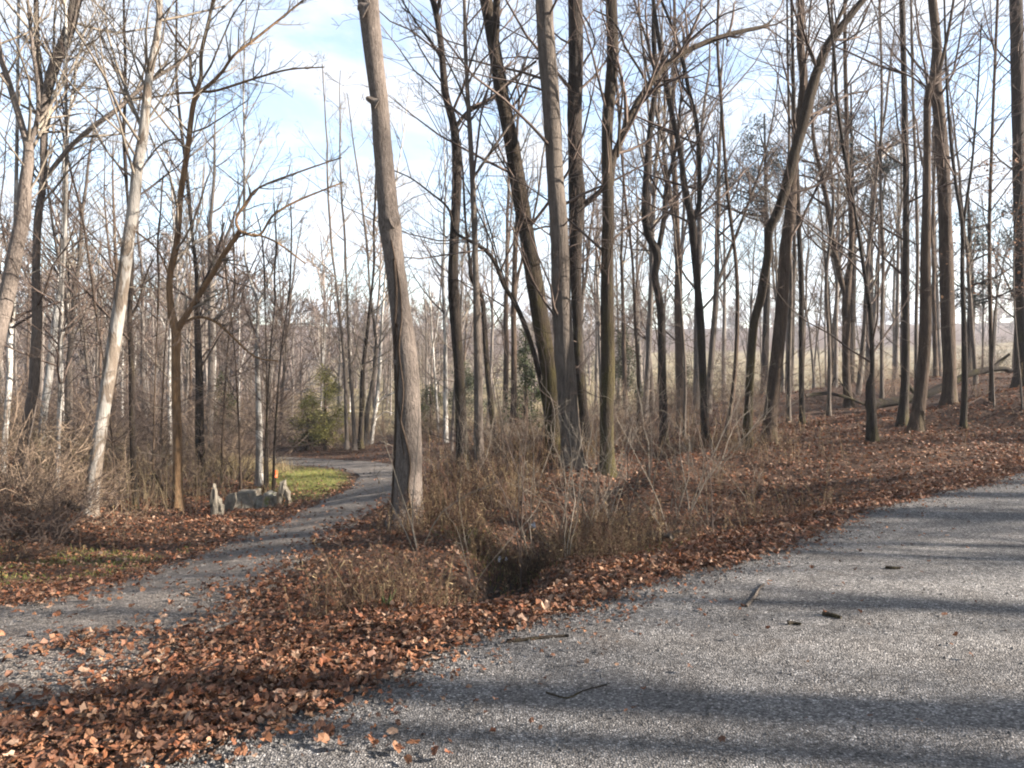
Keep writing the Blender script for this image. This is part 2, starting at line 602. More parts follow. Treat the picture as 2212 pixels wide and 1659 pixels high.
def tubes_mesh(name, tubes, mat, origin=(0, 0, 0), rough=0.0, closed=True):
    """tubes: list of (pts (n,3), radii (n,), sides)"""
    groups = {}
    for p, r, s in tubes:
        groups.setdefault((len(p), s), []).append((p, r))
    Vs, Qs, Ts, off = [], [], [], 0
    for (n, s), L in groups.items():
        P = np.array([k[0] for k in L]) - np.asarray(origin)
        Rr = np.array([k[1] for k in L])
        T = np.gradient(P, axis=1)
        T /= np.linalg.norm(T, axis=2, keepdims=True) + 1e-9
        mean = P[:, -1] - P[:, 0]
        mean /= np.linalg.norm(mean, axis=1, keepdims=True) + 1e-9
        ref = np.where(np.abs(mean[:, 0:1]) < .75, np.array([[1., 0, 0]]), np.array([[0, 1., 0]]))
        ref = np.repeat(ref[:, None, :], n, axis=1)
        U = np.cross(T, ref)
        U /= np.linalg.norm(U, axis=2, keepdims=True) + 1e-9
        W = np.cross(T, U)
        ang = np.linspace(0, 2 * math.pi, s, endpoint=False)
        rad = Rr[:, :, None] * np.ones(s)
        if rough and s >= 8:
            ph = rng.uniform(0, 6.28, (len(L), 1, 1))
            zz = np.cumsum(np.concatenate([np.zeros((len(L), 1)), np.linalg.norm(np.diff(P, axis=1), axis=2)], 1), 1)[:, :, None]
            nz = np.sin(2 * ang + zz * .9 + ph) * .5 + np.sin(3 * ang - zz * 1.7 + 2 * ph) * .35 + np.sin(5 * ang + zz * 3.1 + ph) * .25 + rng.normal(0, .35, rad.shape)
            rad = rad * (1 + rough * nz)
        V = P[:, :, None, :] + rad[..., None] * (np.cos(ang)[None, None, :, None] * U[:, :, None, :] + np.sin(ang)[None, None, :, None] * W[:, :, None, :])
        nt_ = len(L)
        Vs.append(V.reshape(-1, 3))
        idx = np.arange(nt_ * n * s).reshape(nt_, n, s) + off
        a = idx[:, :-1, :]
        b = np.roll(a, -1, axis=2)
        c = idx[:, 1:, :]
        d = np.roll(c, -1, axis=2)
        Qs.append(np.stack([a, b, d, c], -1).reshape(-1, 4))
        if s >= 5 and closed:
            for e, fl in ((0, 1), (-1, 0)):
                ring = idx[:, e, :]
                for k in range(1, s - 1):
                    tri = np.stack([ring[:, 0], ring[:, k], ring[:, k + 1]], -1)
                    Ts.append(tri[:, ::-1] if fl == 0 else tri)
        off += nt_ * n * s
    Fc = [np.concatenate(Qs)]
    if Ts:
        Fc.append(np.concatenate(Ts))
    return mesh_from(name, np.concatenate(Vs), Fc, True, mat)


# ------------------------------------------------------------------ branching
def nrm(v):
    return v / (np.linalg.norm(v) + 1e-9)


def wander(r, p0, d0, L, n, jit=.18, up=.12):
    pts = [p0]
    d = nrm(d0)
    st = L / (n - 1)
    for _ in range(n - 1):
        d = nrm(d + r.normal(0, jit, 3) + np.array([0, 0, up]))
        pts.append(pts[-1] + d * st)
    return np.array(pts)


def side_dir(r, t, ang):
    a = nrm(np.cross(t, r.normal(0, 1, 3)))
    return nrm(t * math.cos(ang) + a * math.sin(ang))


def ramify(r, pts, rad, out, level, maxlevel, dens, lfrac=.55, start=.25, up=.1, minr=.0028, spread=(.5, 1.0)):
    """side shoots along a branch; each tube goes into out"""
    seg = np.linalg.norm(np.diff(pts, axis=0), axis=1)
    L = seg.sum()
    cum = np.concatenate([[0], np.cumsum(seg)])
    n = max(1, int(round(dens[min(level, len(dens) - 1)] * r.uniform(.7, 1.3))))
    for _ in range(n):
        f = start + (1 - start) * r.random() ** .85
        s = f * L
        k = min(np.searchsorted(cum, s) - 1, len(pts) - 2)
        k = max(k, 0)
        t = (s - cum[k]) / (seg[k] + 1e-9)
        p = pts[k] * (1 - t) + pts[k + 1] * t
        rr = rad[k] * (1 - t) + rad[k + 1] * t
        d = side_dir(r, nrm(pts[k + 1] - pts[k]), r.uniform(*spread))
        if d[2] < -.25:
            d[2] *= -.4
        cl = L * lfrac * r.uniform(.55, 1.15) * (1.15 - .6 * f)
        cr = max(min(rr * .6, .014 + cl * .011), minr)
        nn = 5 if level == 0 else (4 if level == 1 else 3)
        q = wander(r, p, d, cl, nn, .2, up)
        qr = np.linspace(cr, max(minr * .75, cr * .3), nn)
        out.append((q, qr, 4 if cr > .012 else 3))
        if level + 1 < maxlevel:
            ramify(r, q, qr, out, level + 1, maxlevel, dens, lfrac, .15, up, minr, spread)


def wood_tree(r, H, r0, low=.35, lean=.03, nb=16, dens=(5, 4), blen=.24, up=.16, minr=.0035, bspread=(.45, .95)):
    """trunk and crown tubes for a wood-grown bare tree standing at the origin"""
    n = 16
    d = nrm(np.array([r.normal(0, lean), r.normal(0, lean), 1]))
    P = [np.array([0, 0, -.25])]
    off = np.zeros(2)
    for k in range(1, n):
        off = off + r.normal(0, .013 * H / 14, 2)
        z = -.25 + H * k / (n - 1)
        P.append(np.array([d[0] * z + off[0] * k * .35, d[1] * z + off[1] * k * .35, z]))
    P = np.array(P)
    s = np.linspace(0, 1, n)
    rad = r0 * (1 - s) ** .75 + .012
    rad[0] *= 1.35
    trunk = [(P, rad, 8)]
    crown = []
    if r.random() < .5:
        k = r.integers(4, 9)
        dd = side_dir(r, np.array([0, 0, 1.]), .35)
        L2 = H * (1 - k / n) * .9
        q = wander(r, P[k], dd, L2, 8, .06, .12)
        qr = np.linspace(rad[k] * .7, .012, 8)
        trunk.append((q, qr, 6))
        ramify(r, q, qr, crown, 0, 3, (nb * .6, *dens), .33, .3, up, minr)
    for i in range(nb):
        f = low + (1 - low) * (i + r.random()) / nb
        k = min(int(f * (n - 1)), n - 2)
        p = P[k] + (P[k + 1] - P[k]) * (f * (n - 1) - k)
        bl = H * blen * r.uniform(.5, 1.2) * (1.1 - .75 * (f - low) / (1 - low))
        q = wander(r, p, side_dir(r, np.array([0, 0, 1.]), r.uniform(.6, 1.15)), bl, 6, .13, up)
        rr = max(min(rad[k] * .5, .012 + bl * .010), minr * 1.5)
        qr = np.linspace(rr, minr, 6)
        crown.append((q, qr, 5 if rr > .02 else 4))
        ramify(r, q, qr, crown, 0, 2, dens, .5, .2, up * .6, minr, bspread)
    return trunk, crown


def shrub_tubes(r, H, W, ns, minr=.003, dens=(6, 3), arch=0.0):
    out = []
    for _ in range(ns):
        a = r.uniform(0, 6.28)
        b = np.array([math.cos(a), math.sin(a), 0]) * W * .35 * r.random()
        d = np.array([math.cos(a) * W / H * .6, math.sin(a) * W / H * .6, 1]) + r.normal(0, .15, 3)
        q = wander(r, b - np.array([0, 0, .1]), d + r.normal(0, .25, 3), H * r.uniform(.5, 1.2), 6, .27, .04 - arch)
        qr = np.linspace(.006 + .004 * r.random(), minr, 6)
        out.append((q, qr, 3))
        ramify(r, q, qr, out, 0, 2, dens, .5, .2, .02, minr, (.6, 1.3))
    return out


# ------------------------------------------------------------------ ground, road, lane
def sinh_axis(lo, hi, c, n, k):
    a0, a1 = math.asinh((lo - c) / k), math.asinh((hi - c) / k)
    return c + k * np.sinh(np.linspace(a0, a1, n))


gx = sinh_axis(-420, 420, 0, 370, 3.2)
gy = sinh_axis(-60, 520, 9, 385, 4.2)
X, Y = np.meshgrid(gx, gy)
Z = ground_z(X, Y)
V = np.stack([X, Y, Z], -1).reshape(-1, 3)
idx = np.arange(X.size).reshape(X.shape)
Q = np.stack([idx[:-1, :-1], idx[:-1, 1:], idx[1:, 1:], idx[1:, :-1]], -1).reshape(-1, 4)
gme = mesh_from('ground', V, Q, True, M['ground'])


def field_w(x, y):
    edge = 38 + 6 * (vnoise(x, y, 6, 5) - .5) + np.where(x > 4, np.clip((x - 4) * .3, 0, 6) - 8, 0)
    w = sstep(y, edge, edge + 6)
    lw = sstep(-x - .22 * y, 1, 6)          # the left wood keeps its leaf floor further back
    return w * (1 - lw * .8) * (1 - sstep(y, 186, 200))


_gc = [hit(a_, b_)[:2] for a_, b_ in ((600, 1033), (768, 1033), (700, 1072), (690, 1006))]
GC = np.array([(_gc[0][0] + _gc[1][0]) / 2, (_gc[2][1] + _gc[3][1]) / 2])
GH = np.array([(_gc[1][0] - _gc[0][0]) / 2 + .25, (_gc[3][1] - _gc[2][1]) / 2])


def grass_w(x, y):
    a = np.exp(-(((x - GC[0] + .26 * (y - GC[1])) / GH[0]) ** 2 + ((y - GC[1]) / GH[1]) ** 2) ** 2)
    b = .22 * np.exp(-(((x + 5.6) / 3.0) ** 2 + ((y - 8.7) / 1.1) ** 2) ** 2) * sstep(vnoise(x, y, .5, 8), .35, .6)
    return np.clip(a + b, 0, 1) * sstep(lane_dist(x, y), 0.05, .5)


gd_, gs_ = seg_dist(X, Y, GUL)
gully_dark = np.exp(-(gd_ / .33) ** 2) * (1 - sstep(gs_, 3.0, 6)) * .95  # near-black ground colour along the gully floor, fading out along its length
for nm, val in (('field', field_w(X, Y)), ('grass', grass_w(X, Y)), ('gully_dark', gully_dark)):
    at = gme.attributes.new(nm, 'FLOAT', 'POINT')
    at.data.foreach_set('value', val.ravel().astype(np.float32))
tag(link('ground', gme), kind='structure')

# road: strip along its own direction
tt = sinh_axis(-45, 34, 6, 320, 8)
nd = 40
Vr = []
for t in tt:
    for k in range(nd + 1):
        dd = -7.3 + 7.3 * k / nd
        q = dd * S2 + float(road_off(t))
        x = (t * S2 - q) / 2
        y = x + q
        Vr.append((x, y, 0))
Vr = np.array(Vr)
Vr[:, 2] = road_z(Vr[:, 0], Vr[:, 1]) + .03 - .016 * (np.tile(np.arange(nd + 1), len(tt)) == nd) - .016 * (np.tile(np.arange(nd + 1), len(tt)) == 0)
ii = np.arange(len(Vr)).reshape(len(tt), nd + 1)
Qr = np.stack([ii[:-1, :-1], ii[1:, :-1], ii[1:, 1:], ii[:-1, 1:]], -1).reshape(-1, 4)
tag(link('road', mesh_from('road', Vr, Qr, True, M['road'])), kind='structure')

Vl = []
nl_ = 24
for a, b in zip(LL, RR):
    for k in range(nl_ + 1):
        f = k / nl_
        Vl.append(a * (1 - f) + b * f)
Vl = np.array(Vl)
zl = ground_z(Vl[:, 0], Vl[:, 1]) + .022
kk = np.tile(np.arange(nl_ + 1), len(LL))
zl += .018 * np.exp(-((kk - 12) / 3.5) ** 2) - .02 * ((kk == 0) | (kk == nl_))
jit = (np.random.default_rng(3).random((len(Vl), 2)) - .5) * .22
edge = (kk == 0) | (kk == nl_)
Vl[edge] += jit[edge]
Vl = np.column_stack([Vl, zl])
ii = np.arange(len(Vl)).reshape(len(LL), nl_ + 1)
Ql = np.stack([ii[:-1, :-1], ii[:-1, 1:], ii[1:, 1:], ii[1:, :-1]], -1).reshape(-1, 4)
tag(link('lane', mesh_from('lane', Vl, Ql[:, ::-1], True, M['lane'])), kind='structure')

# ------------------------------------------------------------------ winter haze
hm = bpy.data.materials.new('haze')
hm.use_nodes = True
hm.node_tree.nodes.clear()
ho = hm.node_tree.nodes.new('ShaderNodeOutputMaterial')
hv_ = hm.node_tree.nodes.new('ShaderNodeVolumePrincipled')
hv_.inputs['Color'].default_value = (.86, .90, 1.0, 1)
hv_.inputs['Density'].default_value = .00055
hv_.inputs['Anisotropy'].default_value = .2
hm.node_tree.links.new(hv_.outputs[0], ho.inputs['Volume'])
zlo = float(Z.min()) - 1
HB = np.array([(a, b, c) for a in (-430, 430) for b in (-70, 530) for c in (zlo, 48)])
HF = np.array([(0, 1, 3, 2), (4, 6, 7, 5), (0, 4, 5, 1), (2, 3, 7, 6), (0, 2, 6, 4), (1, 5, 7, 3)])
tag(link('haze', mesh_from('haze', HB, HF, False, hm)), 'thin pale winter haze filling the air', 'haze', None, 'stuff')

# ------------------------------------------------------------------ traced trees
TREES = []


def resample(path, n):
    P = catmull(np.array(path, float), n)
    return P


def traced(name, label, cat, trunk, limbs=(), mat='bark_dark', twigmat='twig', H=16, dens=(7, 5, 3), cdens=(5, 3, 2), group=None, seed=0,
           low_twigs=0, sides=12, crown_n=12, stubs=(), vines=(), rough=.06, depth=None, limbtwig=1.0, topcont=True, blen=.2, mid=9):
    """trunk: (u, v, width) from base to top in picture units, standing where its base meets the ground"""
    r = np.random.default_rng(1000 + seed)
    u0, v0, w0 = trunk[0]
    base = hit(u0, v0)
    D = base[1] if depth is None else depth
    if depth is not None:
        b = pt(u0, v0, D)
        base = np.array([b[0], D, float(ground_z(b[0], D))])
    root = bpy.data.objects.new(name, None)
    COL.objects.link(root)
    root.empty_display_size = .3
    root.location = base
    tag(root, label, cat, group)
    n_in = 5
    Q = resample(trunk, n_in)
    drift = r.normal(0, .03)
    P, rad = [], []
    for (u, v, w) in Q:
        p = pt(u, v, D + drift * (p_h := max(0, (v0 - v)) / F * D))
        P.append(p); rad.append(max(w, 1.5) / 2 / F * D)
    P = np.array(P); rad = np.array(rad)
    P = np.vstack([[P[0] + np.array([0, 0, -.35])], P])
    rad = np.append(rad[0] * 1.25, rad)
    # root flare
    hh = P[:, 2] - base[2]
    rad = rad * (1 + .45 * np.exp(-np.clip(hh, 0, 9) / .2))
    top = P[-1]
    crown = []
    if topcont:
        d = nrm(P[-1] - P[-4])
        L = max(H - (top[2] - base[2]), 2.0)
        nn = 12
        q = wander(r, top, d, L, nn, .04, .05)
        qr = rad[-1] * (1 - np.linspace(0, 1, nn)) ** .8 + .012
        P = np.vstack([P, q[1:]]); rad = np.append(rad, qr[1:])
        # crown limbs mostly above the picture
        for i in range(crown_n):
            f = (i + r.random()) / crown_n
            k = min(int(f * (nn - 1)), nn - 2)
            bl = (H * blen) * r.uniform(.6, 1.2) * (1.05 - .7 * f)
            b = wander(r, q[k], side_dir(r, d, r.uniform(.5, 1.0)), bl, 6, .12, .12)
            br = np.linspace(min(qr[k] * .55, .012 + bl * .014), .004, 6)
            crown.append((b, br, 5))
            ramify(r, b, br, crown, 0, 3, cdens, .5, .2, .08, .004)
    tr = link('trunk', tubes_mesh('trunk', [(P, rad, sides)], M[mat], base, rough), root)
    hv = np.linalg.norm(P[-1] - P[0])
    # small shoots low on the trunk
    if low_twigs:
        for _ in range(low_twigs):
            k = r.integers(3, max(4, len(Q)))
            b = wander(r, P[k], side_dir(r, nrm(P[k] - P[k - 1]), r.uniform(.9, 1.5)), r.uniform(.5, 1.7), 5, .16, .06)
            br = np.linspace(.007, .003, 5)
            crown.append((b, br, 3))
            ramify(r, b, br, crown, 0, 2, (4, 3), .5, .15, .03, .0025)
    nq = len(Q)
    for _ in range(mid):
        k = int(r.integers(int(nq * .45), nq - 1))
        L_ = r.uniform(1.2, 3.6) * min(1, rad[k] / .05 + .35)
        b = wander(r, P[k], side_dir(r, nrm(P[k] - P[k - 1]), r.uniform(.6, 1.25)), L_, 7, .13, .07)
        br = np.linspace(min(rad[k] * .5, .007 + L_ * .006), .0032, 7)
        crown.append((b, br, 4))
        ramify(r, b, br, crown, 0, 3, (5, 3, 2), .48, .15, .04, .003)
    for j, limb in enumerate(limbs):
        dz = r.normal(0, .12)
        q = resample(limb, 4)
        s = np.linspace(0, 1, len(q))
        # start on the trunk, at the trunk's own depth there
        lp = pt(*q[0][:2], D)
        kk_ = np.argmin(np.linalg.norm(P[:, [0, 2]] - lp[[0, 2]], axis=1))
        D0 = P[kk_, 1]
        Llen = abs(len(limb)) * .5
        LP = np.array([pt(u, v, D0 + dz * Llen * s_) for (u, v, w), s_ in zip(q, s)])
        LR = np.array([max(w, 1.2) / 2 / F * D for (_, _, w) in q])
        seg = link('limb', tubes_mesh('limb', [(LP, LR, 8)], M[mat], base, rough * .7), root)
        ln = np.linalg.norm(LP[-1] - LP[0])
        ramify(r, LP, LR, crown, 0, 3, (max(3, limbtwig * dens[0] * ln * .7), dens[1] * .8, dens[2]), .36 if ln > 1.5 else .5, .12, .06, .0028)
        # the limb runs on past where it was read
        if LP[-1][2] - EYE[2] > D * .44:
            e = wander(r, LP[-1], nrm(LP[-1] - LP[-3]), 2.5, 6, .1, .05)
            er = np.linspace(LR[-1], .004, 6)
            crown.append((e, er, 4))
            ramify(r, e, er, crown, 0, 3, cdens, .45, .1, .06, .003)
    if crown:
        link('crown', tubes_mesh('crown', crown, M[twigmat], base), root)
    for (u, v, w, du, dv) in stubs:
        a, b = pt(u, v, D), pt(u + du, v + dv, D - .03)
        rr = w / 2 / F * D
        sp = np.array([a, a * .6 + b * .4, b * .85 + a * .15, b])
        link('branch_stub', tubes_mesh('branch_stub', [(sp, np.array([rr * 1.5, rr, rr * .7, rr * .2]), 8)], M[mat], base, .08), root)
    for vn, vw in vines:
        q = resample([(a, b, 1) for a, b in vn], 5)
        VP = []
        for (u, v, _) in q:
            p = pt(u, v, D)
            k = np.argmin(np.abs(P[:, 2] - p[2]))
            rr = rad[k]
            off = p[0] - P[k, 0]
            yy = P[k, 1] - math.sqrt(max(rr ** 2 - min(abs(off), rr * .98) ** 2, 0)) - .004
            VP.append((P[k, 0] + np.clip(off, -rr * 1.02, rr * 1.02), yy, p[2]))
        VP = np.array(VP)
        link('vine', tubes_mesh('vine', [(VP, np.full(len(VP), vw), 6)], M['bark_brown'], base, 0), root)
    TREES.append(base)
    return root


G_MID = 'bare trees of the clump between lane and road'
traced('bare_tree', 'thick sunlit lone trunk beside the lane with vines and cut limb stubs', 'tree',
       [(877, 1138, 70), (880, 1090, 62), (881, 1052, 59), (883, 966, 56), (882, 879, 52), (879, 800, 51), (872, 725, 49), (863, 650, 44), (853, 575, 43), (847, 525, 46), (842, 485, 50), (838, 450, 45),
        (832, 375, 42), (825, 300, 41), (820, 225, 39), (808, 125, 41), (795, 0, 46)],
       mat='bark_main', H=9.5, crown_n=5, seed=1, mid=0, sides=20, low_twigs=0, rough=.02,
       stubs=[(792, 22, 24, -19, -12), (815, 224, 15, -25, -14), (850, 482, 20, 14, -8), (868, 792, 12, -19, -14)],
       vines=[([(858, 700), (862, 792), (858, 850), (866, 900), (882, 957), (889, 1000), (886, 1050), (893, 1110)], .014),
              ([(852, 560), (857, 640), (853, 740), (856, 860), (854, 960), (850, 1060), (852, 1125)], .020),
              ([(846, 520), (862, 600), (869, 680), (864, 760), (874, 840), (868, 920), (876, 980)], .008)])
traced('bare_tree', 'dark crooked tree first to the right of the thick lone trunk', 'tree',
       [(1000, 1020, 30), (996, 920, 26), (992, 800, 23), (981, 650, 24), (979, 575, 21), (983, 475, 20), (987, 375, 21), (982, 280, 18), (962, 200, 16), (953, 100, 14), (940, 20, 13), (920, -40, 11)],
       [[(983, 277, 9), (1010, 243, 9), (1065, 210, 8), (1110, 170, 7), (1158, 132, 5)], [(943, 30, 9), (950, 0, 8), (955, -40, 6)],
        [(955, 130, 6), (930, 90, 5), (900, 50, 4), (868, 0, 3)]], mat='bark_dark', seed=2, low_twigs=14, group=G_MID)
traced('bare_tree', 'slender pale tree with a white side limb right of the crooked dark tree', 'tree',
       [(1036, 1040, 20), (1034, 965, 21), (1033, 800, 19), (1030, 700, 16), (1028, 600, 13), (1025, 500, 12), (1020, 375, 11), (1015, 280, 10), (1010, 200, 9), (1005, 100, 8), (1003, 0, 7)],
       [[(1022, 385, 6), (1083, 295, 6), (1128, 225, 5), (1148, 150, 4)], [(1012, 230, 5), (985, 170, 4), (955, 110, 3)]], mat='bark_grey', seed=3, low_twigs=14, H=14, group=G_MID)
traced('bare_tree', 'thin dark tree with a kinked top behind the slender pale tree', 'tree',
       [(1078, 985, 15), (1066, 920, 14), (1052, 790, 12), (1046, 700, 11), (1040, 640, 9), (1018, 600, 8), (1014, 560, 6), (1006, 480, 4)], [], mat='bark_dark', seed=4, low_twigs=18, H=7, crown_n=5, group=G_MID)
traced('leaning_sapling', 'thin sapling arching up to the left from the foot of the trunk clump', 'sapling',
       [(1192, 1000, 14), (1178, 880, 12), (1158, 780, 11), (1138, 715, 11), (1113, 655, 10), (1088, 615, 9), (1073, 575, 9), (1053, 545, 8), (1018, 522, 7), (983, 500, 6), (968, 450, 5), (928, 415, 4), (888, 385, 3), (848, 367, 2.5)],
       [[(1078, 585, 4), (1060, 520, 3.5), (1020, 430, 3), (985, 360, 2)], [(1125, 680, 4), (1095, 620, 3), (1060, 500, 3), (1030, 400, 2)]],
       mat='bark_dark', seed=5, low_twigs=10, topcont=False, sides=8, group=G_MID, dens=(5, 4, 3), limbtwig=1.6)
traced('bare_tree', 'thick dark trunk leaning left, leftmost of the close trunk clump, mossy foot', 'tree',
       [(1200, 1000, 36), (1192, 880, 34), (1185, 800, 36), (1169, 700, 38), (1153, 600, 38), (1137, 500, 34), (1120, 400, 34), (1103, 300, 31), (1083, 200, 29), (1067, 100, 27), (1050, 0, 28)],
       [[(1069, 100, 18), (1072, 50, 16), (1073, 0, 15), (1078, -60, 12)], [(1092, 245, 6), (1120, 215, 5), (1150, 170, 4), (1180, 150, 3)]], mat='bark_moss', seed=6, low_twigs=16, H=17, group=G_MID)
traced('bare_tree', 'thick smooth grey trunk in the middle of the close trunk clump', 'tree',
       [(1238, 1010, 46), (1234, 960, 42), (1226, 880, 42), (1223, 825, 42), (1218, 750, 43), (1212, 625, 42), (1208, 500, 40), (1199, 375, 37), (1192, 250, 37), (1183, 125, 37), (1175, 0, 35)],
       [], mat='bark_grey', seed=7, low_twigs=20, H=18, group=G_MID, depth=12.2)
traced('bare_tree', 'dark trunk just behind the smooth grey trunk with a snapped limb pointing right', 'tree',
       [(1272, 1000, 24), (1262, 900, 20), (1252, 800, 19), (1247, 700, 20), (1244, 600, 24), (1244, 500, 29), (1247, 425, 37), (1243, 350, 31), (1241, 225, 33), (1244, 125, 32), (1243, 0, 31)],
       [[(1250, 450, 16), (1275, 432, 12), (1302, 408, 10)], [(1246, 160, 5), (1265, 130, 5), (1285, 90, 4), (1265, 40, 4), (1240, 15, 3)]], mat='bark_dark', seed=8, low_twigs=14, H=17, group=G_MID, depth=13)
traced('bare_tree', 'dark mossy trunk with a long bare limb arching out to the right', 'tree',
       [(1312, 1024, 30), (1311, 960, 28), (1310, 879, 29), (1313, 800, 30), (1312, 650, 29), (1312, 550, 27), (1314, 450, 27), (1311, 350, 24), (1313, 250, 25), (1324, 125, 25), (1320, 0, 24)],
       [[(1318, 400, 18), (1323, 350, 17), (1338, 310, 16), (1368, 240, 16), (1398, 190, 15), (1440, 140, 14), (1480, 112, 13), (1540, 86, 12), (1600, 68, 10), (1650, 57, 8), (1668, 42, 4)],
        [(1398, 178, 5), (1375, 140, 5), (1350, 100, 5), (1340, 70, 4), (1318, 40, 4), (1280, 20, 3)],
        [(1335, 340, 7), (1338, 270, 6), (1344, 215, 4), (1345, 165, 3)]], mat='bark_moss', seed=9, low_twigs=18, H=17, group=G_MID)
traced('bare_tree', 'wavy dark tree with a bowed trunk right of the mossy trunk', 'tree',
       [(1435, 965, 19), (1433, 880, 17), (1430, 800, 17), (1428, 675, 17), (1415, 600, 15), (1420, 550, 18), (1400, 505, 16), (1393, 450, 15), (1398, 350, 13), (1408, 250, 12), (1418, 175, 11), (1413, 100, 10), (1412, 0, 8)],
       [[(1420, 550, 11), (1434, 475, 11), (1440, 400, 9), (1460, 320, 7), (1468, 240, 5), (1480, 120, 4)], [(1416, 165, 6), (1398, 90, 5), (1378, 30, 4), (1365, -20, 3)]],
       mat='bark_dark', seed=10, low_twigs=16, group=G_MID)
traced('bare_tree', 'dark tree forking into two long upright arms halfway up the picture', 'tree',
       [(1525, 968, 22), (1522, 900, 17), (1518, 800, 16), (1513, 700, 17), (1505, 600, 15), (1497, 500, 19), (1492, 465, 17), (1479, 400, 14), (1469, 325, 12), (1447, 225, 11), (1429, 125, 9), (1414, 25, 8)],
       [[(1498, 478, 12), (1510, 440, 11), (1511, 380, 10), (1506, 275, 9), (1489, 200, 9), (1471, 115, 8), (1449, 50, 7), (1424, -10, 6)]], mat='bark_dark', seed=11, low_twigs=16, group=G_MID)
traced('bare_tree', 'big mossy tree swinging over to the right across the upper picture', 'tree',
       [(1613, 970, 22), (1617, 880, 18), (1621, 800, 17), (1629, 700, 18), (1644, 640, 20), (1659, 550, 18), (1661, 500, 18), (1679, 460, 20), (1699, 400, 22), (1714, 340, 22), (1734, 270, 22), (1754, 190, 22), (1769, 145, 20), (1789, 95, 18), (1824, 50, 16), (1864, 0, 14)],
       [[(1786, 100, 9), (1805, 55, 8), (1829, 0, 7), (1840, -40, 5)]], mat='bark_moss', seed=12, low_twigs=20, H=12, group=G_MID)
traced('bare_tree', 'straight brown trunk standing right behind the swinging mossy tree', 'tree',
       [(1659, 968, 33), (1664, 900, 29), (1676, 800, 28), (1690, 650, 26), (1695, 550, 25), (1708, 450, 25), (1712, 375, 22), (1728, 260, 19), (1736, 175, 18), (1729, 100, 16), (1730, 0, 15)], [],
       mat='bark_brown', seed=13, low_twigs=18, H=18, group=G_MID, depth=14.6)
G_R = 'bare trees on the leafy bank at the right'
traced('bare_tree', 'thin straight tree right of the brown trunk, leaf bank around its foot', 'tree',
       [(1733, 917, 12), (1731, 800, 11), (1731, 700, 11), (1731, 600, 11), (1726, 500, 10), (1722, 380, 9), (1716, 250, 8), (1712, 100, 7), (1710, 0, 6)], [], mat='bark_dark', seed=14, low_twigs=14, H=13, group=G_R)
traced('bare_tree', 'very thin pale tree just right of the brown trunk on the bank', 'tree',
       [(1703, 917, 10), (1704, 820, 9), (1706, 720, 9), (1709, 600, 8), (1700, 450, 7), (1705, 300, 6), (1702, 150, 5), (1700, 0, 4)], [], mat='bark_grey', seed=15, low_twigs=12, H=13, group=G_R, depth=18)
traced('bare_tree', 'tree on the bank crest forking into a left and a right arm', 'tree',
       [(1834, 880, 19), (1828, 800, 16), (1828, 700, 17), (1828, 650, 17), (1835, 580, 12), (1839, 525, 11), (1839, 450, 12), (1829, 350, 10), (1829, 250, 9), (1826, 150, 8), (1825, 60, 7), (1825, 0, 6)],
       [[(1828, 650, 12), (1804, 550, 12), (1789, 450, 11), (1774, 375, 10), (1759, 310, 8), (1754, 250, 6), (1748, 180, 4)]], mat='bark_brown', seed=16, low_twigs=16, H=14, group=G_R)
traced('bare_tree', 'stout dark tree thinning quickly above its stump-like foot beside the fallen log', 'tree',
       [(1885, 957, 22), (1883, 900, 20), (1880, 835, 19), (1884, 800, 10), (1882, 700, 10), (1869, 600, 9), (1854, 500, 7), (1838, 400, 5)], [], mat='bark_dark', seed=17, low_twigs=12, H=8, crown_n=6, group=G_R)
traced('bare_tree', 'tall straight dark tree left of the two close grey trunks on the bank', 'tree',
       [(1949, 920, 20), (1956, 800, 16), (1957, 600, 15), (1957, 400, 13), (1954, 200, 12), (1948, 0, 11)], [], mat='bark_dark', seed=18, low_twigs=10, H=17, group=G_R)
traced('bare_tree', 'left one of the two close trunks, hooking into its neighbour near the top', 'tree',
       [(1977, 932, 27), (1994, 800, 24), (1999, 700, 23), (1999, 550, 20), (2001, 450, 18), (2003, 300, 15), (2003, 215, 14), (2012, 180, 12), (2030, 150, 8), (2050, 60, 6), (2060, 0, 5)], [], mat='bark_brown', seed=19, low_twigs=12, H=14, group=G_R)
traced('bare_tree', 'right one of the two close trunks, thick and straight on the bank', 'tree',
       [(2050, 877, 30), (2051, 800, 27), (2046, 650, 28), (2044, 550, 27), (2041, 450, 26), (2036, 350, 27), (2029, 250, 25), (2021, 175, 25), (2024, 100, 20), (2014, 0, 18)], [], mat='bark_brown', seed=20, low_twigs=12, H=18, group=G_R)
traced('bare_tree', 'thin tree with a V fork right of the two close trunks', 'tree',
       [(2081, 926, 12), (2084, 800, 12), (2079, 600, 9), (2079, 490, 9), (2065, 400, 7), (2054, 300, 7), (2045, 180, 5), (2040, 0, 4)],
       [[(2079, 500, 6), (2090, 420, 6), (2100, 350, 5), (2112, 200, 4), (2120, 50, 3)]], mat='bark_dark', seed=21, low_twigs=14, H=12, group=G_R)
traced('bare_tree', 'thick dark trunk cut by the right edge of the picture', 'tree',
       [(2210, 838, 34), (2206, 700, 25), (2203, 500, 24), (2200, 300, 24), (2198, 150, 25), (2195, 0, 26)], [], mat='bark_dark', seed=22, low_twigs=8, H=18, group=G_R)
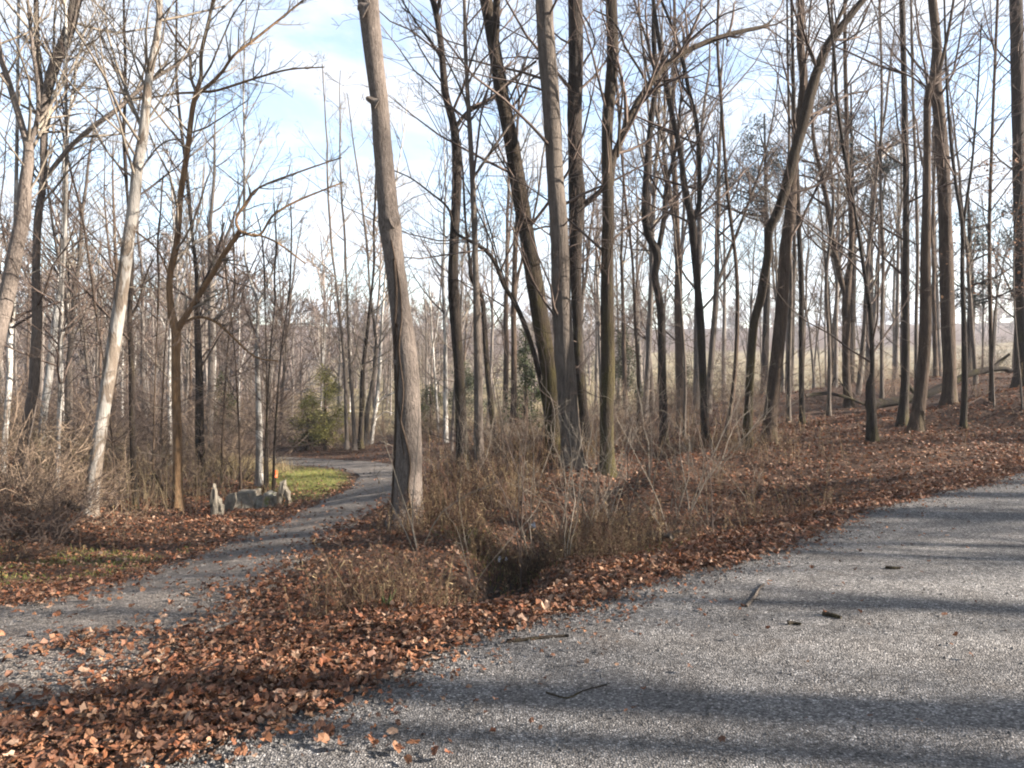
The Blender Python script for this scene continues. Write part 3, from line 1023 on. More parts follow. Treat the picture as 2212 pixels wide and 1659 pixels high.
for i, (u, vb, w, pth, lb) in enumerate([
        (1568, 950, 9, [(1588, 800), (1592, 600), (1572, 420), (1560, 250), (1550, 100), (1552, 0)], 'thin tree leaning slightly left between the forked tree and the swinging tree'),
        (1790, 900, 8, [(1792, 760), (1785, 600), (1800, 450), (1792, 300), (1800, 120), (1796, 0)], 'thin pole-like tree left of the forking tree on the crest'),
        (1905, 880, 8, [(1905, 700), (1908, 560), (1902, 400), (1905, 200), (1900, 0)], 'thin pole-like tree left of the tall straight dark tree'),
        (2142, 870, 8, [(2140, 700), (2137, 500), (2143, 300), (2150, 120), (2155, 0)], 'thin pole-like tree left of the trunk at the right picture edge'),
        (1980, 870, 8, [(1979, 700), (1982, 560), (1979, 400), (1972, 200), (1968, 0)], 'thin pole-like tree squeezed between the dark tree and the close trunks'),
        (1478, 950, 6, [(1480, 800), (1470, 650), (1462, 560), (1450, 430), (1430, 300)], 'very thin sapling between the wavy tree and the forked tree'),
        (1380, 960, 7, [(1378, 800), (1372, 700), (1366, 560), (1352, 440), (1340, 300)], 'very thin sapling just right of the mossy trunk'),
        (1410, 900, 12, [(1404, 800), (1400, 720), (1407, 620), (1404, 500)], 'straight grey trunk behind the wavy dark tree')]):
    traced('thin_tree', lb, 'tree', [(u, vb, w * 1.2)] + [(a, b, w * (1 - .45 * k / len(pth))) for k, (a, b) in enumerate(pth)], [],
           mat='bark_grey' if i % 3 else 'bark_brown', seed=40 + i, low_twigs=12, H=12, crown_n=8, sides=8, group=G_R, dens=(6, 4, 3))

# left wood: its hazy glow is put into paler bark and twig colours
G_L = 'bare trees of the wood left of the lane'
traced('sycamore_tree', 'tall leaning sycamore with white upper trunk left of the lane', 'tree',
       [(190, 1110, 34), (200, 1053, 30), (214, 949, 27), (230, 844, 27), (245, 750, 28), (260, 650, 26), (270, 575, 25), (280, 500, 24), (290, 435, 24), (297, 360, 23), (308, 300, 22), (316, 225, 20), (325, 150, 17), (340, 75, 14), (346, 0, 11)],
       [[(322, 170, 5), (300, 130, 5), (262, 90, 4), (240, 50, 4), (210, 10, 3)], [(297, 380, 5), (330, 330, 4), (360, 305, 4), (395, 300, 3)]],
       mat='bark_syc', seed=60, mid=16, H=17, low_twigs=10, twigmat='twig_pale', group=G_L)
traced('bare_tree', 'orange-brown tree forking low into a tall left arm and a spreading right arm', 'tree',
       [(384, 1102, 23), (384, 1020, 19), (384, 949, 18), (380, 844, 18), (380, 760, 19), (380, 715, 21), (370, 675, 16), (367, 600, 14), (382, 525, 14), (390, 425, 13), (405, 325, 12), (415, 240, 11), (425, 198, 11), (434, 165, 8), (435, 115, 8), (450, 50, 7), (460, 0, 6)],
       [[(382, 715, 16), (395, 693, 14), (425, 645, 13), (460, 590, 12), (490, 540, 11), (518, 500, 10)],
        [(518, 500, 7), (510, 475, 6), (530, 440, 6), (560, 405, 5), (650, 370, 4), (738, 340, 3)],
        [(518, 500, 7), (560, 508, 6), (590, 465, 5), (640, 435, 5), (700, 410, 4), (742, 393, 3)],
        [(545, 505, 4), (580, 515, 4), (615, 535, 3.5), (660, 570, 3)],
        [(388, 705, 7), (425, 685, 6), (465, 695, 6), (500, 725, 5), (550, 770, 4), (600, 780, 3)],
        [(424, 200, 7), (412, 165, 7), (410, 120, 6), (385, 90, 5), (355, 40, 4), (335, 0, 4)],
        [(426, 200, 8), (450, 185, 8), (480, 155, 7), (505, 120, 6), (550, 85, 6), (600, 45, 5), (655, 0, 4)],
        [(430, 198, 6), (470, 195, 6), (555, 168, 5), (625, 150, 4), (700, 145, 3)],
        [(420, 200, 6), (380, 202, 5), (325, 210, 4), (290, 200, 3)],
        [(367, 600, 5), (340, 540, 4), (300, 505, 4), (265, 480, 3)]],
       mat='bark_orange_sunlit', twigmat='twig_pale', seed=61, mid=18, H=13, low_twigs=12, crown_n=6, group=G_L, limbtwig=1.2, dens=(6, 5, 4))
traced('bare_tree', 'reddish-grey tree at far left splitting into two trunks near the top', 'tree',
       [(37, 1048, 26), (47, 975, 24), (68, 870, 22), (74, 825, 23), (80, 700, 22), (78, 600, 17), (82, 475, 16), (92, 400, 14), (95, 275, 15), (93, 235, 20), (102, 195, 20), (120, 135, 22), (145, 75, 23), (165, 0, 23)],
       [[(92, 240, 14), (86, 180, 13), (80, 100, 12), (78, 0, 10)],
        [(97, 385, 10), (150, 320, 10), (200, 275, 11), (255, 235, 10), (280, 212, 9), (325, 175, 8), (380, 140, 7), (415, 110, 5), (430, 75, 4)],
        [(90, 400, 6), (72, 375, 5), (60, 340, 4)]], mat='bark_main', twigmat='twig_pale', seed=62, mid=18, H=16, low_twigs=10, group=G_L)
traced('bare_tree', 'thick grey trunk running out of the picture at the left edge', 'tree',
       [(-60, 1060, 40), (-30, 850, 36), (0, 700, 33), (18, 625, 32), (32, 550, 31), (48, 475, 28), (55, 400, 26), (62, 325, 20), (50, 280, 14), (38, 240, 13), (15, 165, 12), (0, 115, 11), (-15, 0, 9)],
       [[(62, 320, 12), (80, 260, 10), (82, 190, 9), (70, 100, 8), (60, 0, 6)]], mat='bark_main', twigmat='twig_pale', seed=63, mid=14, H=14, low_twigs=6, group=G_L)
traced('sycamore_tree', 'narrow white-barked trunk nearest the left edge of the picture', 'tree',
       [(6, 1020, 13), (12, 930, 12), (20, 825, 12), (22, 725, 12), (30, 640, 10), (35, 400, 8), (38, 200, 7), (40, 0, 6)], [], mat='bark_pale', seed=64, H=13, low_twigs=6, group=G_L, sides=8)
traced('sycamore_tree', 'bright white leaning trunk between the reddish tree and the tall sycamore', 'tree',
       [(86, 1010, 15), (94, 897, 15), (105, 820, 16), (115, 725, 14), (125, 650, 10), (132, 600, 8), (136, 480, 6), (138, 350, 5)], [], mat='bark_pale', seed=65, H=10, low_twigs=6, group=G_L, sides=8)
traced('sycamore_tree', 'small grey and white trunk just left of the tall sycamore', 'tree',
       [(123, 1060, 11), (126, 950, 10), (130, 844, 10), (131, 780, 9), (133, 700, 8), (136, 600, 5)], [], mat='bark_pale', seed=66, H=9, low_twigs=8, group=G_L, sides=8)
traced('bare_tree', 'thin dark tree standing between the tall sycamore and the orange-brown tree', 'tree',
       [(293, 1098, 13), (286, 949, 12), (285, 800, 12), (280, 700, 11), (283, 625, 10), (285, 550, 8), (276, 440, 5)],
       [[(281, 690, 6), (300, 650, 5), (312, 605, 4), (330, 560, 3)]], mat='bark_dark', seed=67, H=9, low_twigs=14, group=G_L, sides=8)
traced('bare_tree', 'dark rough trunk right behind the orange-brown forked tree', 'tree',
       [(434, 1052, 20), (431, 896, 19), (430, 800, 16), (426, 700, 13), (425, 600, 9), (415, 500, 6)],
       [[(425, 640, 6), (445, 600, 5), (470, 540, 4), (485, 480, 3)]], mat='bark_dark', seed=68, H=12, low_twigs=12, group=G_L)
traced('bare_tree', 'whitish forked tree standing behind the stone slabs', 'tree',
       [(560, 1050, 15), (559, 900, 14), (555, 780, 10), (555, 725, 9), (557, 660, 8), (540, 600, 6), (530, 560, 5), (528, 500, 4)],
       [[(557, 655, 6), (575, 620, 5), (590, 580, 4), (597, 540, 3)]], mat='bark_pale', seed=69, H=11, low_twigs=16, group=G_L, sides=8)
G_B = 'pale trunks behind the bend of the lane'
for i, (pth, mt, lb) in enumerate([
        ([(749, 948, 9), (747, 870, 8), (745, 800, 7), (736, 700, 6), (725, 600, 4)], 'bark_grey', 'pale trunk just right of the yellow-green cedar at the lane bend'),
        ([(766, 950, 9), (762, 880, 8), (756, 792, 7), (752, 700, 6), (748, 600, 4)], 'bark_grey', 'second pale trunk right of the yellow-green cedar'),
        ([(779, 962, 13), (782, 870, 12), (784, 805, 10), (795, 700, 7), (806, 600, 5)], 'bark_dark', 'dark trunk among the pale trunks at the lane bend'),
        ([(789, 952, 11), (793, 890, 11), (806, 820, 9), (812, 740, 7), (800, 640, 5), (795, 560, 4)], 'bark_grey', 'pale curved trunk left of the white trunk at the lane bend'),
        ([(802, 952, 9), (812, 880, 9), (820, 800, 8), (822, 740, 7), (828, 650, 5), (835, 560, 4)], 'bark_pale', 'white trunk close to the thick lone trunk at the lane bend')]):
    traced('bare_tree', lb, 'tree', pth, [] if i != 4 else [[(814, 875, 5), (828, 858, 5), (848, 850, 4), (862, 842, 3)], [(812, 905, 3), (830, 890, 3), (850, 893, 2.5)]],
           mat=mt, seed=80 + i, H=13, low_twigs=12, crown_n=10, group=G_B, sides=8, depth=27 + i * .6, twigmat='twig_pale')

# thicket of thin stems behind the stones
for i, (u, vb) in enumerate([(572, 1062), (578, 1058), (590, 1064), (520, 1060), (330, 1090), (478, 1050), (250, 1105), (345, 1075)]):
    r_ = np.random.default_rng(300 + i)
    le = r_.uniform(-25, 30)
    traced('sapling', ['thin dark stem rising behind the flat stone slab', 'thin dark stem in front of the whitish forked tree', 'thin stem just left of the orange marker',
                       'thin stem left of the whitish forked tree', 'slanting pale stem left of the orange-brown tree', 'thin stem between the orange-brown tree and the stones',
                       'leaning stem right of the tall sycamore foot', 'thin stem next to the thin dark tree'][i], 'sapling',
           [(u, vb, 5.5), (u + le * .15, vb - 90, 5), (u + le * .5, vb - 190, 4), (u + le, vb - 300, 3), (u + le * 1.8, vb - 400, 2)], [],
           mat='bark_dark' if i < 3 else 'bark_brown', seed=90 + i, H=6, crown_n=5, low_twigs=16, sides=6, group='thin stems by the stones', dens=(5, 4, 3))

# ------------------------------------------------------------------ background wood: individual trees from shared shapes
VAR_R = [.13, .08, .16, .07, .10, .06, .15, .09, .12, .07, .05, .11, .14, .08]
VAR = []
for k in range(14):
    r_ = np.random.default_rng(500 + k)
    H_ = [15, 13, 16, 12, 14, 11, 17, 13, 15, 12, 10, 14, 16, 12][k]
    tk, crn = wood_tree(r_, H_, [.13, .08, .16, .07, .10, .06, .15, .09, .12, .07, .05, .11, .14, .08][k], low=.22 if k % 3 == 0 else .38, nb=15, dens=(7, 5), blen=.25, lean=.04, minr=.0042)
    pale = k in (4, 9, 12)
    VAR.append((tubes_mesh('trunk', tk, M[['bark_back', 'bark_brown', 'bark_back', 'bark_grey', 'bark_pale'][k % 5]], rough=.05), tubes_mesh('crown', crn, M['twig_pale' if k % 2 else 'twig'])))

TB = np.array(TREES)[:, :2]


def place_tree(x, y, k, rz, s, name, label, cat, group):
    z = float(ground_z(np.array([x]), np.array([y]))[0])
    root = bpy.data.objects.new(name, None)
    COL.objects.link(root)
    root.empty_display_size = .3
    root.location = (x, y, z)
    root.rotation_euler = (0, 0, rz)
    root.scale = (s, s, s)
    tag(root, label, cat, group)
    link('trunk', VAR[k][0], root)
    link('crown', VAR[k][1], root)
    return root


def scatter(n, xr, yr, mind, test, seed, have):
    r_ = np.random.default_rng(seed)
    out = []
    tries = 0
    while len(out) < n and tries < n * 60:
        tries += 1
        y = r_.uniform(*yr)
        x = r_.uniform(xr[0](y), xr[1](y))
        if not test(x, y):
            continue
        q = have + out
        if q and np.min(np.hypot(np.array(q)[:, 0] - x, np.array(q)[:, 1] - y)) < mind:
            continue
        out.append((x, y))
    return out


def free(x, y):
    return lane_dist(np.array([x]), np.array([y]))[0] > .8 and (road_d(x, y) > .8) and np.min(np.hypot(TB[:, 0] - x, TB[:, 1] - y)) > .8


have = [tuple(t) for t in TB]
KINDW = ['grey', 'brown', 'grey', 'dull grey', 'whitish']


def zone_of(u):
    for lim, txt in ((110, 'at the left edge behind the reddish-grey tree'), (230, 'left of the tall sycamore'), (340, 'between the tall sycamore and the orange-brown tree'),
                     (480, 'behind the orange-brown forked tree'), (640, 'behind the stone slabs'), (840, 'beyond the cedar at the lane bend'), (1010, 'between the lone trunk and the crooked tree'),
                     (1180, 'between the crooked tree and the trunk clump'), (1340, 'behind the trunk clump'), (1500, 'behind the wavy dark tree'), (1640, 'between the forked tree and the swinging tree'),
                     (1780, 'behind the straight brown trunk'), (1900, 'on the crest around the forking tree'), (2000, 'behind the tall straight dark tree'), (2120, 'behind the two close trunks')):
        if u < lim:
            return txt
    return 'near the right picture edge'


sets = [
    (72, (lambda y: -.76 * y - 1, lambda y: -.36 * y), (22, 62), 1.4, lambda x, y: free(x, y), 'trees of the left wood', 21, .78),
    (18, (lambda y: -.37 * y, lambda y: -.2 * y), (34, 66), 1.8, lambda x, y: free(x, y), 'trees behind the stones', 27, .6),
    (22, (lambda y: -.22 * y, lambda y: -.1 * y), (40, 75), 2.2, lambda x, y: free(x, y), 'trees beyond the lane bend', 22, .62),
    (24, (lambda y: -.1 * y, lambda y: .13 * y), (21, 60), 2.2, lambda x, y: free(x, y), 'trees behind the middle clump', 23, .8),
    (66, (lambda y: .12 * y, lambda y: .74 * y), (19, 55), 1.4, lambda x, y: free(x, y), 'trees of the right wood', 24, .9),
]
for n, xr, yr, mind, test, grp, sd_, sc in sets:
    r_ = np.random.default_rng(sd_)
    P_ = scatter(n, xr, yr, mind, test, sd_ + 50, have)
    have += P_
    for (x, y) in P_:
        k = int(r_.integers(0, 14))
        if x > 0 and k in (4, 9):
            k += 1
        sz_ = r_.uniform(.7, 1.1)
        if sz_ * VAR_R[k] > .125: kw = 'stout'
        elif sz_ * VAR_R[k] < .07: kw = 'very thin'
        else: kw = 'slim'
        dist = 'near ' if y < 30 else ('mid-distance ' if y < 44 else 'far ')
        place_tree(x, y, k, r_.uniform(0, 6.28), sc * sz_, 'bare_tree', dist + kw + ' ' + KINDW[k % 5] + ' tree ' + zone_of(PW / 2 + F * x / y), 'tree', 'wood trees ' + zone_of(PW / 2 + F * x / y))

# trees on the far side of the road, whose shadows cross the road and the leaves
for i, (x, y, k, s) in enumerate([(15, 1.6, 2, 1.3), (13, 4.3, 5, 1.0), (18, 3.0, 7, .9), (21, 3.5, 9, .9), (14, 2.9, 9, 1.0), (17, .7, 6, 1.0), (18, 6.5, 6, 1.1), (22, 6.2, 3, 1.0), (20, 5.1, 6, 1.0), (17, 5.7, 2, 1.1), (14.5, 4.9, 3, 1.0), (19, 3.8, 10, 1.0), (22, 5.6, 12, 1.0), (29, 7.0, 4, 1.0), (30, 10.0, 2, 1.0),
                                  (36, 5, 0, 1.0), (34, 13.5, 12, 1.0), 
                                  (16.5, 6.2, 9, 1.0), (20, 8.2, 0, 1.0), (23, 10.5, 4, .9), (28, 12, 11, 1.0), (30, 17, 6, 1.0)]):
    if road_d(x, y) > -7.8:
        x = y + 4.75 * -1 + 11.5 + 4
    place_tree(x, y, k, i * 1.3, s, 'bare_tree', 'roadside tree out of the picture on the far side of the road', 'tree', 'trees across the road')

for i in range(22):
    rq = np.random.default_rng(4000 + i)
    y = rq.uniform(21, 42)
    x = y * rq.uniform(.76, 1.1)
    if road_d(x, y) > .8:
        place_tree(x, y, int(rq.integers(0, 14)), i, rq.uniform(.85, 1.1), 'bare_tree', 'bare tree out of the picture at the right, on the near side of the road', 'tree', 'trees beyond the right picture edge')

# distant woods: one mass behind the fields and the left wood
far = []
r_ = np.random.default_rng(9)
fv = []
for k in range(9):
    mr_ = .026 if k < 5 else .07
    tk, crn = [], []
    tp = wander(r_, np.array([0, 0, -.2]), np.array([0, 0, 1.]), 12, 6, .05, .05)
    tk.append((tp, np.linspace(.15, .03, 6), 4))
    for i in range(18):
        f = .01 + .94 * i / 18
        p = tp[0] * (1 - f) + tp[-1] * f
        L1 = 4.2 * r_.uniform(.6, 1.1) * (1.1 - .75 * f)
        q = wander(r_, p, side_dir(r_, np.array([0, 0, 1.]), r_.uniform(.6, 1.2)), L1, 4, .15, .2)
        crn.append((q, np.linspace(.05, .03, 4), 3))
        for _ in range(5):
            g = r_.uniform(.2, 1)
            p2 = q[0] * (1 - g) + q[-1] * g
            q2 = wander(r_, p2, side_dir(r_, nrm(q[-1] - q[0]), r_.uniform(.5, 1)), L1 * .5 * r_.uniform(.5, 1.1), 3, .2, .15)
            crn.append((q2, np.linspace(mr_ * 1.3, mr_, 3), 3))
            for _ in range(3):
                g = r_.uniform(.1, 1)
                p3 = q2[0] * (1 - g) + q2[-1] * g
                d3 = side_dir(r_, nrm(q2[-1] - q2[0]), r_.uniform(.4, 1))
                crn.append((np.array([p3, p3 + d3 * L1 * .28 * r_.uniform(.5, 1.1)]), np.array([mr_, mr_ * .6]), 3))
    me = tubes_mesh('tmp', tk + crn, None, closed=False)
    co = np.empty(len(me.vertices) * 3, np.float32)
    me.vertices.foreach_get('co', co)
    fc = np.empty(len(me.loops), np.int32)
    me.loops.foreach_get('vertex_index', fc)
    fv.append((co.reshape(-1, 3), fc.reshape(-1, 4)))
    bpy.data.meshes.remove(me)
Vs, Fs, off = [], [], 0
spots = []
for _ in range(72):
    y = r_.uniform(62, 110)
    spots.append((r_.uniform(-.74, -.17) * y, y, r_.uniform(.95, 1.4), r_.integers(0, 5)))
for _ in range(46):
    y = r_.uniform(66, 120)
    spots.append((r_.uniform(-.22, .17) * y, y, r_.uniform(.6, .95), r_.integers(0, 5)))
for _ in range(92):
    y = r_.uniform(165, 275)
    spots.append((r_.uniform(-.3, .75) * y, y, r_.uniform(.8, 1.3), r_.integers(5, 9)))
for (x, y, s, kf) in spots:
    co, fc = fv[kf]
    a = r_.uniform(0, 6.28)
    c, sn = math.cos(a), math.sin(a)
    W = co * s
    W = np.column_stack([W[:, 0] * c - W[:, 1] * sn, W[:, 0] * sn + W[:, 1] * c, W[:, 2]])
    W += np.array([x, y, float(ground_z(np.array([x]), np.array([y]))[0]) - .1])
    Vs.append(W); Fs.append(fc + off); off += len(W)
tag(link('distant_woods', mesh_from('distant_woods', np.concatenate(Vs), np.concatenate(Fs), True, M['far_twig'])),
    'grey-brown mass of bare woods behind the fields', 'woods', None, 'stuff')

# ------------------------------------------------------------------ shrubs
SV = []
for k in range(7):
    r_ = np.random.default_rng(700 + k)
    SV.append(tubes_mesh('shrub', shrub_tubes(r_, [1.6, 2.4, 1.1, 3.0, 1.4, 2.0, .9][k], [1.6, 1.8, 1.7, 2.0, 2.0, 1.2, 1.6][k], 26, .0032, (6, 4), arch=.04 if k in (2, 4, 6) else 0),
                         M['twig_sunlit' if k in (0, 3, 4) else 'twig']))


def place_shrub(x, y, k, s, label, group, rz=0):
    z = float(ground_z(np.array([x]), np.array([y]))[0])
    o = link('shrub', SV[k], None, (x, y, z))
    o.rotation_euler = (0, 0, rz)
    o.scale = (s, s, s)
    tag(o, label, 'shrub', group)


r_ = np.random.default_rng(31)
for (xr, yr, n, lb, grp, ks, sc, md) in [
        ((lambda y: -.74 * y, lambda y: -.3 * y), (15.5, 45), 75, 'tangled leafless shrub', 'undergrowth shrubs of the left wood', (0, 1, 3, 4, 5), 1.0, 1.0),
        ((lambda y: -.28 * y, lambda y: -.1 * y), (28.5, 36), 16, 'leafless hedge bush', 'hedge bushes behind the lane bend', (0, 2, 4), 1.0, .8),
        ((lambda y: -.12 * y, lambda y: .2 * y), (13.5, 34), 20, 'leafless shrub', 'shrubs of the middle clump', (0, 2, 5, 6), .8, 1.0),
        ((lambda y: .2 * y, lambda y: .7 * y), (19, 45), 34, 'leafless bank shrub', 'shrubs of the right bank', (0, 1, 5, 6), .8, 1.2)]:
    for (x, y) in scatter(n, (xr[0], xr[1]), yr, md, lambda x, y: lane_dist(np.array([x]), np.array([y]))[0] > .9 and road_d(x, y) > 1.5, 77 + n, []):
        ki = int(ks[r_.integers(0, len(ks))])
        place_shrub(x, y, ki, sc * r_.uniform(.7, 1.25), ('near ' if y < 22 else 'far ') + ['bushy', 'tall', 'low', 'very tall', 'wide', 'narrow', 'very low'][ki] + ' ' + lb + ' ' + zone_of(PW / 2 + F * x / y), 'shrubs ' + zone_of(PW / 2 + F * x / y), r_.uniform(0, 6.28))
for (u, v, k, s) in [(-40, 1130, 2, 1.1), (30, 1110, 4, 1.0), (60, 1150, 6, .9), (100, 1130, 2, .8), (0, 1180, 6, 1.1), (150, 1110, 4, .7), (60, 1085, 4, 1.1), (-20, 1070, 0, 1.1), (30, 1200, 6, .7)]:
    p = hit(u, v)
    place_shrub(p[0], p[1], k, s, 'low bramble tangle at the left edge beside the lane', 'bramble tangles at the left edge', u)


# ------------------------------------------------------------------ evergreens
def foliage(r, blobs, n, size, cols, flat=.5):
    """leaf-sized triangles in clumps inside a few lobes"""
    V, Fc, C = [], [], []
    B = np.array(blobs, float)        # x y z rx rz weight
    pick = r.choice(len(B), n // 10, p=B[:, 5] / B[:, 5].sum())
    cen = []
    for k in pick:
        d = nrm(r.normal(0, 1, 3)) * r.random() ** .45
        cen.append(B[k, :3] + d * np.array([B[k, 3], B[k, 3], B[k, 4]]))
    cen = np.array(cen)
    P = np.repeat(cen, 10, axis=0) + r.normal(0, size * 1.6, (len(cen) * 10, 3))
    tint = np.repeat(r.random(len(cen)), 10)
    N = len(P)
    A = r.normal(0, 1, (N, 3)); A /= np.linalg.norm(A, axis=1, keepdims=True)
    Bv = np.cross(A, r.normal(0, 1, (N, 3))); Bv /= np.linalg.norm(Bv, axis=1, keepdims=True)
    s = size * r.uniform(.6, 1.4, (N, 1))
    V = np.stack([P - A * s, P + Bv * s * flat, P + A * s], 1).reshape(-1, 3)
    Fc = np.arange(N * 3).reshape(-1, 3)
    c0, c1 = np.array(cols[0]), np.array(cols[1])
    t = np.clip(tint + r.normal(0, .15, N), 0, 1)[:, None]
    C = np.repeat(c0 * (1 - t) + c1 * t, 3, axis=0)
    return V, Fc, C


def cedar(u, v, H, W, n, cols, label, depth=None, name='cedar_tree', seed=0, size=.06):
    r = np.random.default_rng(seed)
    b = hit(u, v)
    if depth:
        b = pt(u, v, depth)
    b[2] = float(ground_z(np.array([b[0]]), np.array([b[1]]))[0])
    root = bpy.data.objects.new(name, None)
    COL.objects.link(root)
    root.location = b
    tag(root, label, 'tree')
    nb = 26
    blobs = []
    tw = []
    for k in range(nb):
        f = (k + r.random()) / nb
        a = r.uniform(0, 6.28)
        rr = W / 2 * (1 - f) ** .7 * r.uniform(.25, .85)
        z = H * (.12 + .85 * f)
        blobs.append((math.cos(a) * rr, math.sin(a) * rr, z, W * .17 * (1.15 - f), H * .09, 1.2 - f))
        tw.append((np.array([[0, 0, z - .25 * rr], [math.cos(a) * rr * .5, math.sin(a) * rr * .5, z - .1 * rr], [math.cos(a) * rr, math.sin(a) * rr, z]]), np.array([.02, .012, .006]), 4))
    V_, F_, C_ = foliage(r, blobs, n, size, cols)
    tk = np.array([[0, 0, -.2], [0.02, 0, H * .4], [0, .03, H * .95]])
    link('trunk', tubes_mesh('trunk', [(tk, np.array([.09, .06, .015]), 8)] + tw, M['bark_brown']), root)
    link('crown', mesh_from('crown', V_, F_, False, M['needle'], C_), root)


cedar(702, 965, 3.1, 2.7, 10000, ((.17, .165, .05), (.62, .56, .16)), 'yellow-green bushy cedar at the bend of the lane', 29, seed=1, size=.045)
cedar(664, 965, 1.8, 1.5, 4000, ((.09, .10, .03), (.30, .28, .09)), 'low dull green bush left of the bushy cedar at the bend', 29.5, seed=2, size=.045)
cedar(1135, 965, 3.4, 1.9, 5000, ((.03, .05, .015), (.10, .13, .04)), 'dark green cedar between the crooked tree and the trunk clump', 24, seed=3, size=.05)
cedar(930, 965, 2.0, 2.4, 4200, ((.05, .06, .02), (.14, .15, .05)), 'low green cedar just right of the thick lone trunk', 31, seed=4, size=.05)
cedar(1478, 880, 1.9, 1.3, 2600, ((.03, .05, .015), (.10, .12, .04)), 'small green cedar at the edge of the field behind the wavy tree', 33, seed=5, size=.05)
cedar(1350, 900, 4.4, 2.8, 4500, ((.03, .04, .015), (.09, .10, .04)), 'dark cedar behind the mossy trunk with the arching limb', 38, seed=6, size=.07)
cedar(1000, 860, 4.0, 4.0, 4200, ((.03, .045, .015), (.09, .11, .04)), 'dark cedar far behind the crooked tree at the field edge', 52, seed=7, size=.09)
cedar(480, 930, 3.2, 2.4, 3600, ((.04, .05, .015), (.12, .12, .04)), 'dull green cedar deep in the left wood', 36, seed=8, size=.06)


def pine(u, D, tufts, label, seed):
    r = np.random.default_rng(seed)
    b = pt(u, 860, D)
    b[2] = float(ground_z(np.array([b[0]]), np.array([b[1]]))[0])
    root = bpy.data.objects.new('pine_tree', None)
    COL.objects.link(root)
    root.location = b
    tag(root, label, 'tree', 'tall pines behind the right wood')
    blobs, tw = [], []
    top = max(pt(tu, tv, D)[2] for tu, tv, _, _ in tufts) - b[2] + .8
    for (tu, tv, wu, wv) in tufts:
        c = pt(tu, tv, D) - b
        for _ in range(3):
            cc = c + np.array([r.normal(0, wu / F * D * .3), r.normal(0, .8), r.normal(0, .15)])
            blobs.append((*cc, wu / F * D * .34, wv / F * D * .42, 1))
            q0 = np.array([0, 0, max(cc[2] - .6, 1)])
            tw.append((np.array([q0, (q0 + cc) / 2 + [0, 0, -.12], cc]), np.array([.04, .03, .01]), 4))
    V_, F_, C_ = foliage(r, blobs, 430 * len(tufts), .10, ((.022, .034, .030), (.05, .07, .062)), .3)
    tk = np.array([[0, 0, -.2], [0.1, 0, top * .4], [-.05, .03, top]])
    link('trunk', tubes_mesh('trunk', [(tk, np.array([.16, .12, .03]), 8)] + tw, M['bark_dark']), root)
    link('crown', mesh_from('crown', V_, F_, False, M['needle'], C_), root)


pine(1835, 30, [(1790, 225, 60, 30), (1815, 250, 70, 30), (1850, 310, 90, 36), (1800, 305, 60, 25), (1880, 330, 60, 30), (1900, 375, 60, 30), (1860, 385, 80, 25), (1900, 430, 60, 25), (1810, 400, 50, 25), (1830, 470, 70, 25), (1780, 360, 50, 25)],
     'tall pine with dark tufts right of the swinging mossy tree', 11)
pine(1650, 31, [(1630, 290, 50, 30), (1650, 330, 60, 30), (1620, 380, 60, 30), (1660, 400, 60, 28), (1600, 430, 70, 30), (1560, 430, 50, 30), (1640, 460, 60, 30), (1570, 390, 40, 25), (1690, 360, 40, 25)],
     'tall pine with dark tufts left of the swinging mossy tree', 12)
pine(2090, 27, [(2080, 590, 60, 20), (2100, 640, 70, 20), (2140, 470, 70, 30), (2110, 530, 50, 22), (2170, 610, 60, 20)], 'thin pine behind the trunk at the right picture edge', 13)


# ------------------------------------------------------------------ leaves
def leaf_outline(r, lobes=5, n=15):
    """flat leaf, tip along +y, about 1 long: oak-like lobes, or a plain oval one"""
    a = np.linspace(0, 2 * math.pi, n, endpoint=False) + math.pi / 2
    if r.random() < .45:
        lob = .5 + .5 * np.cos(lobes * (a - math.pi / 2) + r.normal(0, .3))
        rad = .33 + .15 * lob ** .8 * r.uniform(.4, 1.2, n)
        wx = r.uniform(.7, 1)
    else:
        rad = .46 * r.uniform(.8, 1.06, n)
        wx = r.uniform(.42, .68)
    if r.random() < .35:                       # torn
        k = r.integers(0, n)
        rad[k] *= .45
        rad[(k + 1) % n] *= .6
    x, y = np.cos(a) * rad * wx, np.sin(a) * rad * (1 + .1 * np.sin(a))
    return np.column_stack([x, y])


PAL = np.array([(.30, .125, .05), (.36, .17, .075), (.24, .10, .045), (.42, .23, .115), (.20, .10, .055), (.15, .08, .045), (.46, .30, .17), (.30, .15, .08), (.12, .06, .035), (.50, .36, .23), (.28, .10, .04)])
PAL = (PAL * .8 + .2 * PAL.mean(0)) * np.array([.96, .90, .99])


def leaf_template(r, n=13, simple=False):
    if simple:
        O = np.array([(0, -.5), (.33, -.02), (.05, .5), (-.32, .1)]) * r.uniform(.8, 1.1)
    else:
        O = leaf_outline(r, 5, n)
    c1, c2 = r.normal(.0, .9), r.normal(.0, .6)
    z = c1 * 1.3 * O[:, 0] ** 2 + c2 * O[:, 1] ** 2 + r.normal(0, .05, len(O)) + abs(O[:, 0]) * r.uniform(-.1, .6)
    V = np.vstack([[0, 0, 0], np.column_stack([O, z])])
    k = len(O)
    Fc = np.array([(0, 1 + i, 1 + (i + 1) % k) for i in range(k)])
    return V, Fc


